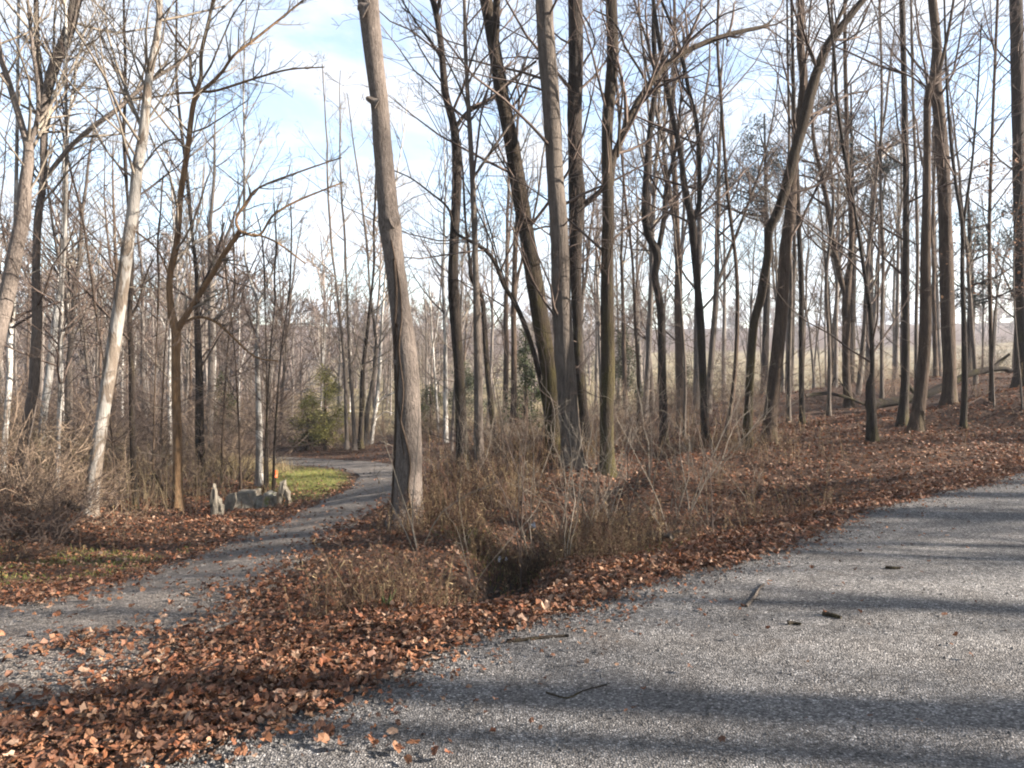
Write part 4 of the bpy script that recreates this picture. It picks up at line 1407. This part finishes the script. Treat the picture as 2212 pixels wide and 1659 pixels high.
def leaves_mesh(name, P, nrmv, size, seed, simple, n_t=26, lift=.5, pal=PAL, palw=None):
    r = np.random.default_rng(seed)
    T = [leaf_template(r, 10, simple) for _ in range(n_t)]
    which = r.integers(0, n_t, len(P))
    Vs, Fs, Cs, off = [], [], [], 0
    for k in range(n_t):
        m = which == k
        if not m.any():
            continue
        p, s = P[m], size[m]
        V, Fc = T[k]
        N = len(p)
        yaw = r.uniform(0, 6.28, N)
        up = nrmv[m] + r.normal(0, lift * .75, (N, 3)) * np.array([1, 1, .2])
        up /= np.linalg.norm(up, axis=1, keepdims=True)
        h = np.column_stack([np.cos(yaw), np.sin(yaw), np.zeros(N)])
        ax = h - up * (h * up).sum(1, keepdims=True)
        ax /= np.linalg.norm(ax, axis=1, keepdims=True)
        ay = np.cross(up, ax)
        W = p[:, None, :] + s[:, None, None] * (V[None, :, 0:1] * ax[:, None, :] + V[None, :, 1:2] * ay[:, None, :] + V[None, :, 2:3] * up[:, None, :])
        col = pal[r.integers(0, len(pal), N)] * r.uniform(.45, 1.45, (N, 1))
        Vs.append(W.reshape(-1, 3))
        Fs.append((Fc[None] + (np.arange(N) * len(V))[:, None, None]).reshape(-1, 3) + off)
        Cs.append(np.repeat(col, len(V), axis=0))
        off += N * len(V)
    return mesh_from(name, np.concatenate(Vs), np.concatenate(Fs), False, M['leaf'], np.concatenate(Cs))


def surf(x, y):
    z = ground_z(x, y)
    rd = road_d(x, y)
    z = np.where((rd < 0) & (rd > -7.2), road_z(x, y) + .03, z)
    ld = lane_dist(x, y)
    z = np.where((ld < 0) & (rd > 0), z + .03, z)
    return z


def leaf_density(x, y):
    rd = road_d(x, y)
    ld = lane_dist(x, y)
    n1 = vnoise(x, y, .8, 11)
    n2 = vnoise(x, y, 2.2, 12)
    n3 = vnoise(x, y, .3, 13)
    d = .35 + .5 * n2 + .2 * n1
    d = np.where(rd < 0, .9 * np.exp(np.minimum(rd, 0) / .16) + .0015 * (n3 > .5) + .03 * np.exp(rd / .5), d)
    d = np.maximum(d, 1.25 * np.exp(-((rd - .3) / .5) ** 2) * (rd > 0))
    on_lane = (ld < 0) & (rd > 0)
    apron = sstep(1.9 - rd, 0, 1.3) * (x < .5)
    d = np.where(on_lane, np.maximum(.9 * np.exp(ld / .18) + .03, sstep(n2 * .5 + n1 * .5 + apron * .25, .60, .9) * .6 + apron * .03 + .3 * np.exp(ld / .3) * (x < 0) * (y < 8) + .2 * sstep(n2 * .4 + n1 * .6, .45, .75) * sstep(x, -3.6, -2.2) * (y < 6.5)) * (1 - .9 * sstep(y, 10, 13)), d)
    d = d + apron * .45 * (ld > 0) * (rd > 0)
    d = d * (1 - .55 * sstep(-x, 1.0, 1.8) * sstep(4.9 - y, 0, .8) * (rd > 0))
    d = d * (1 - .8 * grass_w(x, y))
    gdd, gss = seg_dist(x, y, GUL)
    d = d * (1 - .85 * np.exp(-(gdd / .22) ** 2) * (gss < 4))
    return np.clip(d, 0, 1.3)


def sample_leaves(n, ylo, yhi, seed, p=1.0):
    r = np.random.default_rng(seed)
    out = []
    got = 0
    while got < n:
        y = ylo + (yhi - ylo) * r.random(n) ** p
        x = r.uniform(-.72, .72, n) * y
        m = r.random(n) * 1.3 < leaf_density(x, y)
        m &= ~((road_d(x, y) < -7.5))
        out.append(np.column_stack([x[m], y[m]]))
        got += m.sum()
    return np.concatenate(out)[:n]


def normals(x, y):
    e = .05
    gx_ = (base_z(x + e, y) - base_z(x - e, y)) / (2 * e)
    gy_ = (base_z(x, y + e) - base_z(x, y - e)) / (2 * e)
    N = np.column_stack([-gx_, -gy_, np.ones(len(x))])
    return N / np.linalg.norm(N, axis=1, keepdims=True)


r_ = np.random.default_rng(55)
# nearest 300: single leaves
NP = sample_leaves(3600, 3.0, 5.2, 90, 1)
Pn = NP[np.argsort(NP[:, 1] + .0 * NP[:, 0])]
pick = r_.permutation(len(Pn))
near = Pn[:300]
rest = Pn[300:]
rr_ = np.random.default_rng(66)
LT = []
for k in range(16):
    V_, F_ = leaf_template(rr_, 15)
    c = PAL[k % len(PAL)] * rr_.uniform(.8, 1.15)
    LT.append(mesh_from('fallen_leaf', V_, F_, False, M['leaf'], np.repeat(c[None], len(V_), 0)))
zn = surf(near[:, 0], near[:, 1])
LK = [int(q) for q in rr_.integers(0, 16, 300)]
for k in range(300):
    o = link('fallen_leaf', LT[LK[k]], None, (near[k, 0], near[k, 1], zn[k] + rr_.uniform(.02, .05)))
    s = rr_.uniform(.04, .078)
    o.scale = (s, s, s)
    o.rotation_euler = (rr_.normal(0, .35), rr_.normal(0, .35), rr_.uniform(0, 6.28))
    cw = ['orange-brown', 'tan-brown', 'reddish-brown', 'light tan', 'dull brown', 'dark brown', 'pale tan', 'rusty brown', 'blackish brown', 'pale buff', 'rusty orange'][LK[k] % 11]
    tag(o, ('small ' if s < .07 else 'large ') + cw + ' fallen leaf ' + ('lying on the bare road surface' if road_d(near[k, 0], near[k, 1]) < -.15 else ('in the leaf drift at the bottom left corner' if near[k, 0] < -1.6 else 'at the edge of the drift near the road')), 'leaf', 'nearest fallen leaves')

allP = [(rest, False), (sample_leaves(11000, 3.0, 6.5, 91), False), (sample_leaves(18000, 6.0, 10, 92), False), (sample_leaves(42000, 10, 18, 93), True), (sample_leaves(30000, 17, 34, 94, 1.2), True)]
for simple_ in (False, True):
    Pc = np.concatenate([p for p, s in allP if s == simple_])
    z = surf(Pc[:, 0], Pc[:, 1]) + r_.random(len(Pc)) ** 2 * .05 + .008
    P3 = np.column_stack([Pc, z])
    sz = r_.uniform(.028, .074, len(Pc)) * (1 if not simple_ else 1.15)
    onroad = road_d(Pc[:, 0], Pc[:, 1]) < -.15
    sz = np.where(onroad, sz * .6, sz)
    me = leaves_mesh('leaf_litter', P3, normals(Pc[:, 0], Pc[:, 1]), sz, 95, simple_)
    tag(link('leaf_litter', me), 'carpet of dry brown leaves over the ' + ('far wood floor' if simple_ else 'near verge and bank'), 'leaves', None, 'stuff')


# loose grit along the road edge and over the lane
r_ = np.random.default_rng(58)
yy = 3 + 8 * r_.random(60000) ** 1.3
xx = r_.uniform(-.7, .7, 60000) * yy
rd_, ld_ = road_d(xx, yy), lane_dist(xx, yy)
wt_ = .9 * np.exp(-((rd_ + .12) / .22) ** 2) + .22 * (ld_ < 0) * (rd_ > 0) + .02 * (rd_ < 0)
m_ = r_.random(60000) < wt_
P_ = np.column_stack([xx[m_], yy[m_]])[:7000]
zz = surf(P_[:, 0], P_[:, 1])
TT = np.array([(1, 0, -.3), (-.5, .87, -.3), (-.5, -.87, -.3), (0, 0, .7)])
sg = r_.uniform(.004, .013, len(P_))
an = r_.uniform(0, 6.28, len(P_))
Rm = np.zeros((len(P_), 3, 3)); Rm[:, 0, 0] = np.cos(an); Rm[:, 0, 1] = -np.sin(an); Rm[:, 1, 0] = np.sin(an); Rm[:, 1, 1] = np.cos(an); Rm[:, 2, 2] = 1
W_ = np.einsum('nij,kj->nki', Rm, TT) * sg[:, None, None] + r_.normal(0, .15, (len(P_), 4, 3)) * sg[:, None, None] + np.column_stack([P_, zz + .003])[:, None, :]
Fg = (np.array([(0, 1, 3), (1, 2, 3), (2, 0, 3), (0, 2, 1)])[None] + (np.arange(len(P_)) * 4)[:, None, None]).reshape(-1, 3)
gc_ = np.repeat(np.array([(.20, .19, .18)]) * r_.uniform(.5, 1.7, (len(P_), 1)), 4, axis=0)
tag(link('loose_gravel', mesh_from('loose_gravel', W_.reshape(-1, 3), Fg, False, M['needle'], gc_)), 'loose grit along the road edge and on the lane', 'gravel', None, 'stuff')

# ------------------------------------------------------------------ weeds, grass
def stalks_mesh(name, P, H, r, cols, wid=.0022, heads=True, lean=.28):
    N = len(P)
    n = 4
    a = r.uniform(0, 6.28, N)
    ln = np.abs(r.normal(0, lean, N))
    bend = r.normal(0, .22, (N, 2))
    t = np.linspace(0, 1, n)[None, :]
    X_ = P[:, 0:1] + (np.cos(a) * ln * H)[:, None] * t + (bend[:, 0:1] * H[:, None]) * t ** 2
    Y_ = P[:, 1:2] + (np.sin(a) * ln * H)[:, None] * t + (bend[:, 1:2] * H[:, None]) * t ** 2
    Z_ = P[:, 2:3] - .03 + H[:, None] * t * (1 - .18 * ln[:, None] * t)
    S = np.stack([X_, Y_, Z_], -1)
    w = (wid * r.uniform(.7, 1.8, N))[:, None] * (1 - .6 * t)
    ang = np.array([0, 2.094, 4.188])
    ring = np.stack([np.cos(ang), np.sin(ang), np.zeros(3)], -1)
    V = S[:, :, None, :] + w[:, :, None, None] * ring[None, None]
    idx = np.arange(N * n * 3).reshape(N, n, 3)
    A, B = idx[:, :-1], np.roll(idx[:, :-1], -1, 2)
    C_, D_ = idx[:, 1:], np.roll(idx[:, 1:], -1, 2)
    Q_ = np.stack([A, B, D_, C_], -1).reshape(-1, 4)
    cols = np.array(cols)
    col = cols[r.integers(0, len(cols), N)] * r.uniform(.7, 1.25, (N, 1))
    C = np.repeat(col, n * 3, axis=0)
    Vv = [V.reshape(-1, 3)]
    Ff = [Q_]
    Cc = [C]
    if heads:
        # small leaflets and side shoots
        K = 5
        f = r.uniform(.35, 1, (N, K))
        k0 = np.minimum((f * (n - 1)).astype(int), n - 2)
        fr = f * (n - 1) - k0
        ar = np.arange(N)[:, None]
        q = S[ar, k0] * (1 - fr[..., None]) + S[ar, k0 + 1] * fr[..., None]
        d = r.normal(0, 1, (N, K, 3)) + np.array([0, 0, .6])
        d /= np.linalg.norm(d, axis=2, keepdims=True)
        L_ = r.uniform(.02, .09, (N, K, 1)) * (H[:, None, None] / .5)
        sd2 = np.cross(d, r.normal(0, 1, (N, K, 3)))
        sd2 /= np.linalg.norm(sd2, axis=2, keepdims=True)
        T_ = np.stack([q, q + d * L_ + sd2 * .005, q + d * L_ * .9 - sd2 * .005], 2).reshape(-1, 3)
        o = len(Vv[0])
        Ff.append(np.arange(len(T_)).reshape(-1, 3) + o)
        Vv.append(T_)
        Cc.append(np.repeat(col, K * 3, axis=0))
    return mesh_from(name, np.concatenate(Vv), Ff, True, M['straw'], np.concatenate(Cc))


BR = [(.17, .10, .06), (.28, .19, .105), (.42, .31, .175), (.09, .055, .038), (.17, .10, .065), (.16, .08, .05)]


def region(n, test, ylo, yhi, seed, xl=-.7, xh=.7):
    r = np.random.default_rng(seed)
    out, got = [], 0
    while got < n:
        y = r.uniform(ylo, yhi, n)
        x = r.uniform(xl, xh, n) * y
        w = test(x, y)
        m = r.random(n) < w
        out.append(np.column_stack([x[m], y[m]])); got += m.sum()
    return np.concatenate(out)[:n]


def weed_w(x, y):
    rd, ld = road_d(x, y), lane_dist(x, y)
    n = sstep(vnoise(x, y, 1.0, 20), .25, .7)
    n = n * (.35 + .65 * sstep(vnoise(x, y, .35, 21), .3, .6))
    zone = sstep(rd, .6, 1.6) * sstep(ld, .35, 1.1)
    mid = np.exp(-((x - (y - 8) * .10) / (1.1 + .12 * y)) ** 2)
    return zone * n * np.clip(mid, .015, 1) * (1 - .6 * np.exp(-(seg_dist(x, y, GUL)[0] / .25) ** 2) * (y < 8))


for nm, n, ylo, yhi, hh, sd_, wd in (('dry_weeds', 4800, 5.2, 9.5, (.08, .42), 1, .0015), ('dry_weeds', 6000, 9, 17, (.15, .6), 2, .0026), ('dry_weeds', 3600, 16, 34, (.3, .9), 3, .004)):
    r = np.random.default_rng(800 + sd_)
    P_ = region(n, weed_w, ylo, yhi, 820 + sd_)
    z = surf(P_[:, 0], P_[:, 1])
    H = r.uniform(*hh, n) * (.6 + .8 * r.random(n) ** 2)
    me = stalks_mesh('dry_weeds', np.column_stack([P_, z]), H, r, BR, wd)
    tag(link('dry_weeds', me), ['short brown weeds around the ditch by the road', 'brown weeds and briars among the middle trunks', 'tall weeds further back in the clearing'][sd_ - 1], 'weeds', None, 'stuff')

# left wood floor weeds and straw
P_ = region(3600, lambda x, y: sstep(lane_dist(x, y), 1.6, 2.6) * sstep(-x - .33 * y, 0, .8) * sstep(vnoise(x, y, 1.2, 30), .2, .6), 11.5, 32, 830, -.72, -.2)
r = np.random.default_rng(831)
tag(link('dry_weeds', stalks_mesh('dry_weeds', np.column_stack([P_, surf(P_[:, 0], P_[:, 1])]), r.uniform(.25, 1.2, len(P_)), r, [(.30, .22, .13), (.38, .30, .18), (.22, .15, .09)], .0032)),
    'tan weeds under the trees of the left wood', 'weeds', None, 'stuff')
# tan grass tuft behind stones
tg = hit(525, 1035)
r = np.random.default_rng(832)
P_ = np.column_stack([tg[0] - .35 + r.normal(0, .5, 1100), tg[1] + 1.0 + r.normal(0, .6, 1100)])
P_ = P_[(P_[:, 1] > tg[1] - .6)]
tag(link('dry_grass', stalks_mesh('dry_grass', np.column_stack([P_, surf(P_[:, 0], P_[:, 1])]), r.uniform(.22, .5, len(P_)), r, [(.46, .37, .21), (.38, .29, .15)], .0035, False, .3)),
    'patch of straw-coloured grass behind the stone slabs', 'grass', None, 'stuff')
# green grass
P_ = region(6500, lambda x, y: grass_w(x, y) * (y > 12), 12, 26, 840, -.5, -.1)
P2 = region(1300, grass_w, 7, 11, 841, -.7, -.2)
P3_ = region(1500, lambda x, y: weed_w(x, y) * sstep(vnoise(x, y, .7, 31), .5, .7), 5.2, 9, 842, -.1, .3)
Pg = np.concatenate([P_, P2, P3_])
r = np.random.default_rng(843)
tag(link('grass', stalks_mesh('grass', np.column_stack([Pg, surf(Pg[:, 0], Pg[:, 1])]), r.uniform(.03, .10, len(Pg)), r, [(.20, .24, .05), (.34, .35, .09), (.50, .43, .16), (.17, .22, .05)], .0035, False, .5)),
    'short thin green grass in patches beside the lane', 'grass', None, 'stuff')

# ------------------------------------------------------------------ saplings and briars near the ditch, each its own
SPR = []
for k in range(6):
    r_ = np.random.default_rng(900 + k)
    t_ = []
    for _ in range(2 + k % 3):
        q = wander(r_, np.array([0, 0, -.08]), np.array([r_.normal(0, .35), r_.normal(0, .2), 1]), r_.uniform(.9, 2.2), 8, .12, -.02)
        qr = np.linspace(.0065, .0022, 8)
        t_.append((q, qr, 5))
        ramify(r_, q, qr, t_, 0, 2, (6, 3), .3, .25, .03, .0018)
    SPR.append(tubes_mesh('briar', t_, M['twig_pale' if k % 3 else 'twig']))
r_ = np.random.default_rng(950)
bp = region(64, lambda x, y: weed_w(x, y) + .25 * (road_d(x, y) > 1.2) * (lane_dist(x, y) > .8), 6.6, 15, 951, -.14, .3)
for i, (x, y) in enumerate(bp):
    o = link('briar', SPR[i % 6], None, (x, y, float(ground_z(np.array([x]), np.array([y]))[0])))
    o.rotation_euler = (0, 0, r_.uniform(0, 6.28))
    s = r_.uniform(.55, 1.15)
    o.scale = (s, s, s)
    zu = zone_of(PW / 2 + F * x / y)
    tag(o, ('near ' if y < 9 else 'farther ') + ('tall' if s > .85 else 'short') + (' pale' if i % 3 else ' dark') + ' whip-like briar shoot ' + zu.replace('behind ', 'in line with '), 'shrub', 'briar shoots ' + zu)


# ------------------------------------------------------------------ stones, marker, logs, sticks
def slab(outline, th, label, seed, lean=(0, 0), mossy=False):
    """outline in picture units (u, v); thickness in metres"""
    r = np.random.default_rng(seed)
    us = [p[0] for p in outline]
    vb = max(p[1] for p in outline)
    b = hit(sum(us) / len(us), vb)
    D = b[1]
    pts = np.array([pt(u, v, D) for u, v in outline])
    cen = pts.mean(0)
    # densify the outline
    P = []
    for i in range(len(pts)):
        a, c = pts[i], pts[(i + 1) % len(pts)]
        for t in (0, .33, .66):
            P.append(a * (1 - t) + c * t + (r.normal(0, .008, 3) if t else 0))
    P = np.array(P)
    P[:, 2] = np.where(P[:, 2] < b[2] + .03, b[2] - .12, P[:, 2])
    n = len(P)
    rings = []
    for f, s in ((-.5, .90), (-.36, 1.0), (.30, 1.0), (.5, .88)):
        q = cen + (P - cen) * s
        q = q + np.array([0, th * f, 0]) + r.normal(0, .007, P.shape)
        q[:, 1] += lean[0] * (q[:, 2] - b[2])
        rings.append(q)
    V = np.vstack(rings + [[rings[0].mean(0) + r.normal(0, .01, 3)], [rings[-1].mean(0)]]) - b
    Fq, Ft = [], []
    for k in range(3):
        for i in range(n):
            j = (i + 1) % n
            Fq.append((k * n + i, k * n + j, (k + 1) * n + j, (k + 1) * n + i))
    for i in range(n):
        j = (i + 1) % n
        Ft.append((4 * n, j, i))
        Ft.append((4 * n + 1, 3 * n + i, 3 * n + j))
    o = link('stone_slab', mesh_from('stone_slab', V, [np.array(Fq), np.array(Ft)], False, M['mossy_stone' if mossy else ('stone_pale' if 'pale' in label else 'stone')]), None, b)
    tag(o, label, 'stone', 'stone slabs beside the lane')
    return o


mm_, nn_, bb_ = new_mat('mossy_stone')
cc = ramp(nn_, noise(nn_, objvec(nn_, (6, 6, 6)), 1, 5), [(.4, (.10, .095, .08)), (.52, (.19, .18, .15)), (.62, (.11, .12, .035))])
nn_.links.new(cc, bb_.inputs['Base Color'])
bump(nn_, bb_, noise(nn_, objvec(nn_, (20, 20, 20)), 1, 4), .6, .02)
M['mossy_stone'] = mm_
slab([(455, 1116), (457, 1070), (462, 1043), (468, 1062), (471, 1117)], .10, 'tall pointed pale stone slab at the left end of the row', 1)
slab([(468, 1115), (469, 1072), (476, 1078), (481, 1092), (480, 1114)], .14, 'short pale stone slab leaning on the tall pointed slab', 2)
slab([(484, 1108), (490, 1070), (505, 1064), (508, 1080), (499, 1106)], .12, 'leaning grey stone between the pointed slab and the big flat slab', 3, (.2, 0))
slab([(506, 1093), (505, 1070), (515, 1062), (552, 1061), (559, 1080), (556, 1098), (530, 1099)], .42, 'big flat grey stone slab in the middle of the row', 4, (.5, 0))
slab([(560, 1094), (562, 1075), (575, 1063), (592, 1067), (593, 1094)], .45, 'mossy dark boulder right of the big flat slab', 5, (.2, 0), True)
slab([(583, 1096), (586, 1070), (594, 1072), (596, 1094)], .14, 'small upright grey stone in front of the mossy boulder', 8, (.1, 0))
slab([(598, 1088), (600, 1062), (606, 1041), (613, 1043), (616, 1056), (608, 1086)], .2, 'leaning upright stone slab near the right end of the row', 6, (.25, 0))
slab([(612, 1072), (612, 1060), (619, 1055), (625, 1066), (628, 1087), (622, 1086), (619, 1072)], .18, 'low bent stone slab at the right end of the row', 7, (.15, 0))

mk = hit(595, 1052)
root = bpy.data.objects.new('marker_stake', None)
COL.objects.link(root)
root.location = mk
tag(root, 'bright orange-topped marker stake behind the stone slabs', 'marker')
Hm = (1052 - 1016) / F * mk[1]
link('post', tubes_mesh('post', [(np.array([[0, 0, -.1], [0, 0, Hm * .62]]), np.array([.018, .018]), 8)], M['bark_brown']), root)
link('cap', tubes_mesh('cap', [(np.array([[0, 0, Hm * .58], [.01, 0, Hm * .8], [0, 0, Hm]]), np.array([.05, .045, .03]), 8)], M['orange'], rough=.1), root)


def stick(name, pix, w, label, cat, mat='bark_dark', D=None, lift=.0, forks=(), stuffz=True, sides=8):
    P = []
    for (u, v) in pix:
        p = hit(u, v, surf) if D is None else pt(u, v, D)
        P.append(p)
    P = np.array(P)
    if D is None:
        P[:, 2] += w * .6 + lift
    P = catmull(P, 3)
    s = np.linspace(0, 1, len(P))
    rad = w * (1 - .45 * s) * np.random.default_rng(int(pix[0][0])).uniform(.85, 1.15, len(P))
    tb = [(P, rad, sides)]
    for f, (du, dv, dd) in forks:
        k = int(f * (len(P) - 1))
        e = P[k] + np.array([du, dv, dd])
        tb.append((np.array([P[k], (P[k] + e) / 2 + [0, 0, .01], e]), np.array([w * .5, w * .4, w * .25]), 5))
    b = P.mean(0)
    o = link(name, tubes_mesh(name, tb, M[mat], b, .08), None, b)
    tag(o, label, cat)


stick('stick', [(1095, 1390), (1130, 1386), (1180, 1379), (1228, 1378)], .013, 'long dark stick lying at the road edge below the ditch', 'stick')
stick('stick', [(1612, 1312), (1630, 1292), (1640, 1275), (1650, 1266)], .011, 'pale forked twig lying on the road', 'stick', 'bark_grey', forks=[(.3, (.05, -.04, .0)), (.6, (.05, .05, .02))])
stick('bark_piece', [(1778, 1330), (1798, 1333), (1817, 1338)], .017, 'larger dark piece of bark lying on the road', 'bark', 'bark_dark')
stick('bark_piece', [(1702, 1350), (1716, 1350), (1730, 1353)], .014, 'smaller dark piece of bark left of the larger one on the road', 'bark', 'bark_dark')
stick('bark_piece', [(1913, 1229), (1928, 1230), (1944, 1231)], .015, 'dark bark chip further up the road', 'bark', 'bark_dark')
stick('stick', [(1180, 1500), (1225, 1510), (1260, 1495), (1310, 1482)], .005, 'thin curved twig on the shaded road in front', 'stick')
stick('log', [(1385, 1182), (1400, 1172), (1420, 1172), (1452, 1180)], .04, 'short pale weathered log on the bank above the road edge', 'log', 'bark_grey', lift=.06, forks=[(.8, (.25, -.05, .05))])
stick('fallen_log', [(1872, 876), (1940, 866), (2000, 852), (2045, 832), (2100, 806), (2160, 796), (2185, 802)], .11, 'long dark fallen log lying across the right bank', 'log', 'bark_dark', D=18.3, forks=[(.55, (.2, .1, .7)), (.8, (.4, .0, .35)), (.3, (-.3, .2, .5))])
stick('fallen_log', [(48, 1030), (90, 1065), (130, 1098), (170, 1130)], .075, 'fallen log slanting down to the right at the left edge of the wood', 'log', 'bark_brown', lift=.12)
stick('fallen_branch', [(330, 1020), (350, 1050), (372, 1085), (388, 1100)], .03, 'reddish fallen branch leaning against the foot of the orange-brown tree', 'branch', 'bark_brown', D=14.5)
stick('fallen_branch', [(1740, 855), (1790, 850), (1840, 862), (1880, 880)], .05, 'broken branch lying on the bank crest left of the fallen log', 'branch', 'bark_dark', D=20, forks=[(.4, (.2, .1, .4)), (.7, (-.3, .1, .5))])


def scrap(u, v, s, label):
    r = np.random.default_rng(int(u))
    p = hit(u, v, surf)
    V, Fc = leaf_template(r, 9)
    V = V * s + r.normal(0, s * .08, V.shape)
    V2 = V[:, [0, 2, 1]] * np.array([.9, 1, 1.0]) + np.array([0, 0, s * .1])
    VV = np.vstack([V, V2])
    FF = np.vstack([Fc, Fc + len(V)])
    o = link('paper_scrap', mesh_from('paper_scrap', VV, FF, False, M['white']), None, p + np.array([0, 0, .12]))
    tag(o, label, 'litter')


scrap(1153, 1160, .12, 'white scrap of litter in the undergrowth right of the ditch')
scrap(1079, 1236, .07, 'left of two white bits lying at the bottom of the ditch')
scrap(1094, 1235, .08, 'right of two white bits lying at the bottom of the ditch')

# green sprig in the leaves
p = hit(833, 1322, surf)
r = np.random.default_rng(77)
Pn_ = np.column_stack([p[0] + r.normal(0, .012, 9), p[1] + r.normal(0, .012, 9), np.full(9, p[2] + .02)])
o = link('grass_sprig', stalks_mesh('grass_sprig', Pn_ - p, r.uniform(.10, .22, 9), r, [(.16, .20, .07), (.12, .17, .06)], .005, False, .2), None, p)
tag(o, 'small green blade tuft standing in the brown leaves near the road', 'plant')

# dry leaves still hanging in the twigs at the right
for i, (u, v, D, n, lb) in enumerate([(2120, 500, 14.5, 150, 'cluster of dry orange leaves still hanging beside the right edge trunk'), (2150, 640, 14.0, 200, 'lower cluster of dry orange leaves near the right edge'), (2060, 600, 15, 90, 'sparse dry leaves hanging before the close trunks')]):
    r = np.random.default_rng(60 + i)
    c = pt(u, v, D)
    b = np.array([c[0] + .8, c[1], float(ground_z(np.array([c[0] + .8]), np.array([c[1]]))[0])])
    root = bpy.data.objects.new('beech_sapling', None)
    COL.objects.link(root)
    root.location = b
    tag(root, lb, 'sapling')
    st_ = wander(r, b - [0, 0, .1], np.array([-.05, 0, 1]), c[2] - b[2] + 1.4, 9, .06, .05)
    sr_ = np.linspace(.022, .005, 9)
    br_ = []
    ramify(r, st_, sr_, br_, 0, 2, (20, 5), .38, .4, -.01, .003, (1.1, 1.5))
    allp = np.concatenate([q[0][1:] for q in br_])
    P_ = allp[r.integers(0, len(allp), n * 2)] + r.normal(0, .05, (n * 2, 3))
    link('trunk', tubes_mesh('trunk', [(st_, sr_, 6)], M['bark_grey'], b), root)
    link('crown', tubes_mesh('crown', br_, M['twig'], b), root)
    me = leaves_mesh('dry_leaves', P_ - b, np.tile([0, 0, 1.], (len(P_), 1)), r.uniform(.04, .075, len(P_)), 66, True, 6, 1.2, np.array([(.42, .22, .12), (.36, .17, .08), (.48, .30, .19)]))
    tag(link('dry_leaves', me, root), kind='stuff')
print('tris', sum(len(m.loops) - 2 * len(m.polygons) for m in bpy.data.meshes), 'objs', len(bpy.data.objects))


# alike things in one spot are told apart by their order from left to right
def finish_labels():
    seen = {}
    for o in COL.objects:
        if o.parent is None and 'label' in o.keys() and o.get('category') in ('tree', 'shrub', 'leaf'):
            seen.setdefault(o['label'], []).append(o)
    names = ['leftmost', 'second from left,', 'third from left,', 'fourth from left,', 'fifth from left,', 'sixth from left,', 'seventh from left,', 'eighth from left,']
    for lb, L in seen.items():
        if 2 <= len(L) <= 9:
            L.sort(key=lambda o: o.location.x / max(o.location.y, .5))
            for k, o in enumerate(L):
                if o.location.y < 1 or 'out of the picture' in lb:
                    break
                w = 'rightmost' if k == len(L) - 1 else names[k]
                if len((w + ' ' + lb).split()) <= 16:
                    o['label'] = w + ' ' + lb


finish_labels()
